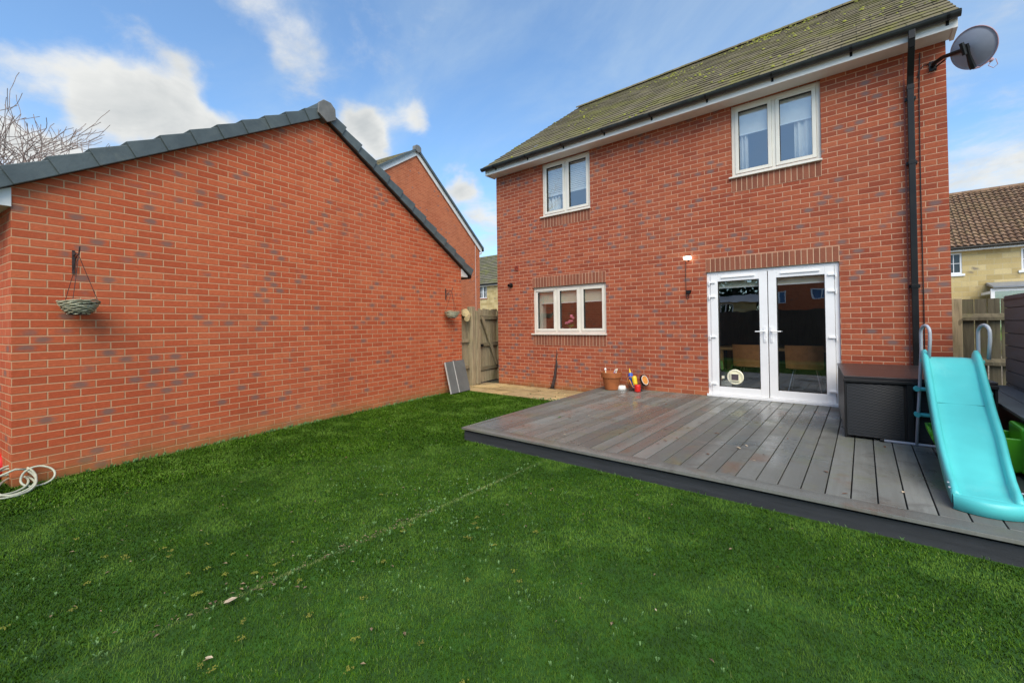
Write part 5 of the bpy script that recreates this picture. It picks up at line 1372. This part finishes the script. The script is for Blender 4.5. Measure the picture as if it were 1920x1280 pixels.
mb = MB(); mb.prism([(-.3, .4, 2.40), (-.3, -2.5, 3.0), (-.3, -5.4, 2.40)], (7.0, 0, 0)); mb.build('roof', M['conserv'], bg_)
mb = MB(); frame_rect(mb, 4.6, 5.3, 1.75, 2.3, -.05, .02, .05); mb.box(4.92, 4.98, -.05, .02, 1.8, 2.25); mb.build('window', M['upvc'], bg_)

hd = thing('evergreen_tree', (-1.5, -31, ZG), 'dark evergreen tree behind the low building, seen only as a reflection', 'tree')
mb = MB(); rnd = random.Random(44)
for k in range(5200):
    a = rnd.uniform(0, 6.28); q = rnd.random()**.5; z_ = rnd.uniform(.8, 8.5); r_ = 5.5*q*math.sqrt(max(0, 1-((z_-4)/5.2)**2))
    c_ = Vector((r_*math.cos(a), r_*math.sin(a)*.5, z_)); u_ = Vector((rnd.gauss(0, 1), rnd.gauss(0, 1), rnd.gauss(0, 1))).normalized()*.22; w_ = u_.orthogonal().normalized()*.16
    mb.quad(c_-u_, c_-w_, c_+u_, c_+w_)
mb.build('crown', plain('evergreen leaf', (.03, .06, .025), .8, .4, 3), hd)
mb = MB(); mb.tube([(0, 0, 0), (0, 0, 3), (.1, 0, 6)], [.3, .22, .1], 8); mb.build('trunk', M['bark'], hd)

# ================================================================= FALLEN LEAVES
rnd = random.Random(17)
lm = []
for m_ in ('deadleaf', 'paleleaf'):
    mb = MB(); mb.quad((-.5, 0, 0), (-.2, -.22, .05), (.25, -.2, .08), (.5, 0, .02), (.2, .2, .10), (-.25, .2, .04))
    me = mb.build('tmp', M[m_]); lm.append(me.data); bpy.data.objects.remove(me)
def leaf(x_, y_, z_, s_, k, label, grp):
    o_ = bpy.data.objects.new('fallen_leaf', lm[k]); COL.objects.link(o_); o_.location = (x_, y_, z_+.004)
    o_.scale = (s_, s_*rnd.uniform(.7, 1), s_); o_.rotation_euler = (rnd.uniform(-.15, .15), rnd.uniform(-.15, .15), rnd.uniform(0, 6.28)); tag(o_, label, 'leaf', grp)
for (x_, y_, s_, k_, lb_) in ((4.27, -6.94, .07, 1, 'large curled pale leaf caught on the turf seam'), (4.63, -7.13, .035, 1, 'pinkish leaf on the turf right of the seam in the foreground'), (3.62, -2.9, .09, 2, 'green leaf lying on the brown stained part of the decking')):
    if k_ == 2:
        mb = MB(); mb.quad((-.5, 0, 0), (-.2, -.16, .05), (.25, -.15, .08), (.5, 0, .02), (.2, .15, .10), (-.25, .15, .04)); o_ = mb.build('fallen_leaf', M['leaf']); lm.append(o_.data); bpy.data.objects.remove(o_)
    leaf(x_, y_, .0 if k_ == 2 else ZG+.024, s_, k_, lb_, None)
for k in range(46):
    leaf(rnd.uniform(3.1, 7.0), rnd.uniform(-3.9, -.3), .0, rnd.uniform(.022, .06), 0 if rnd.random() < .8 else 1, 'small dead leaf lying on the grey decking', 'leaves scattered on the decking')
for k in range(26):
    x_, y_ = rnd.uniform(1.4, 7.4), rnd.uniform(-7.0, -2.)
    if y_ > -4.2 and x_ > 2.8: continue
    leaf(x_, y_, ZG+.024, rnd.uniform(.015, .035), 1 if rnd.random() < .8 else 0, 'small pale leaf lying on the green turf', 'leaves scattered on the turf')
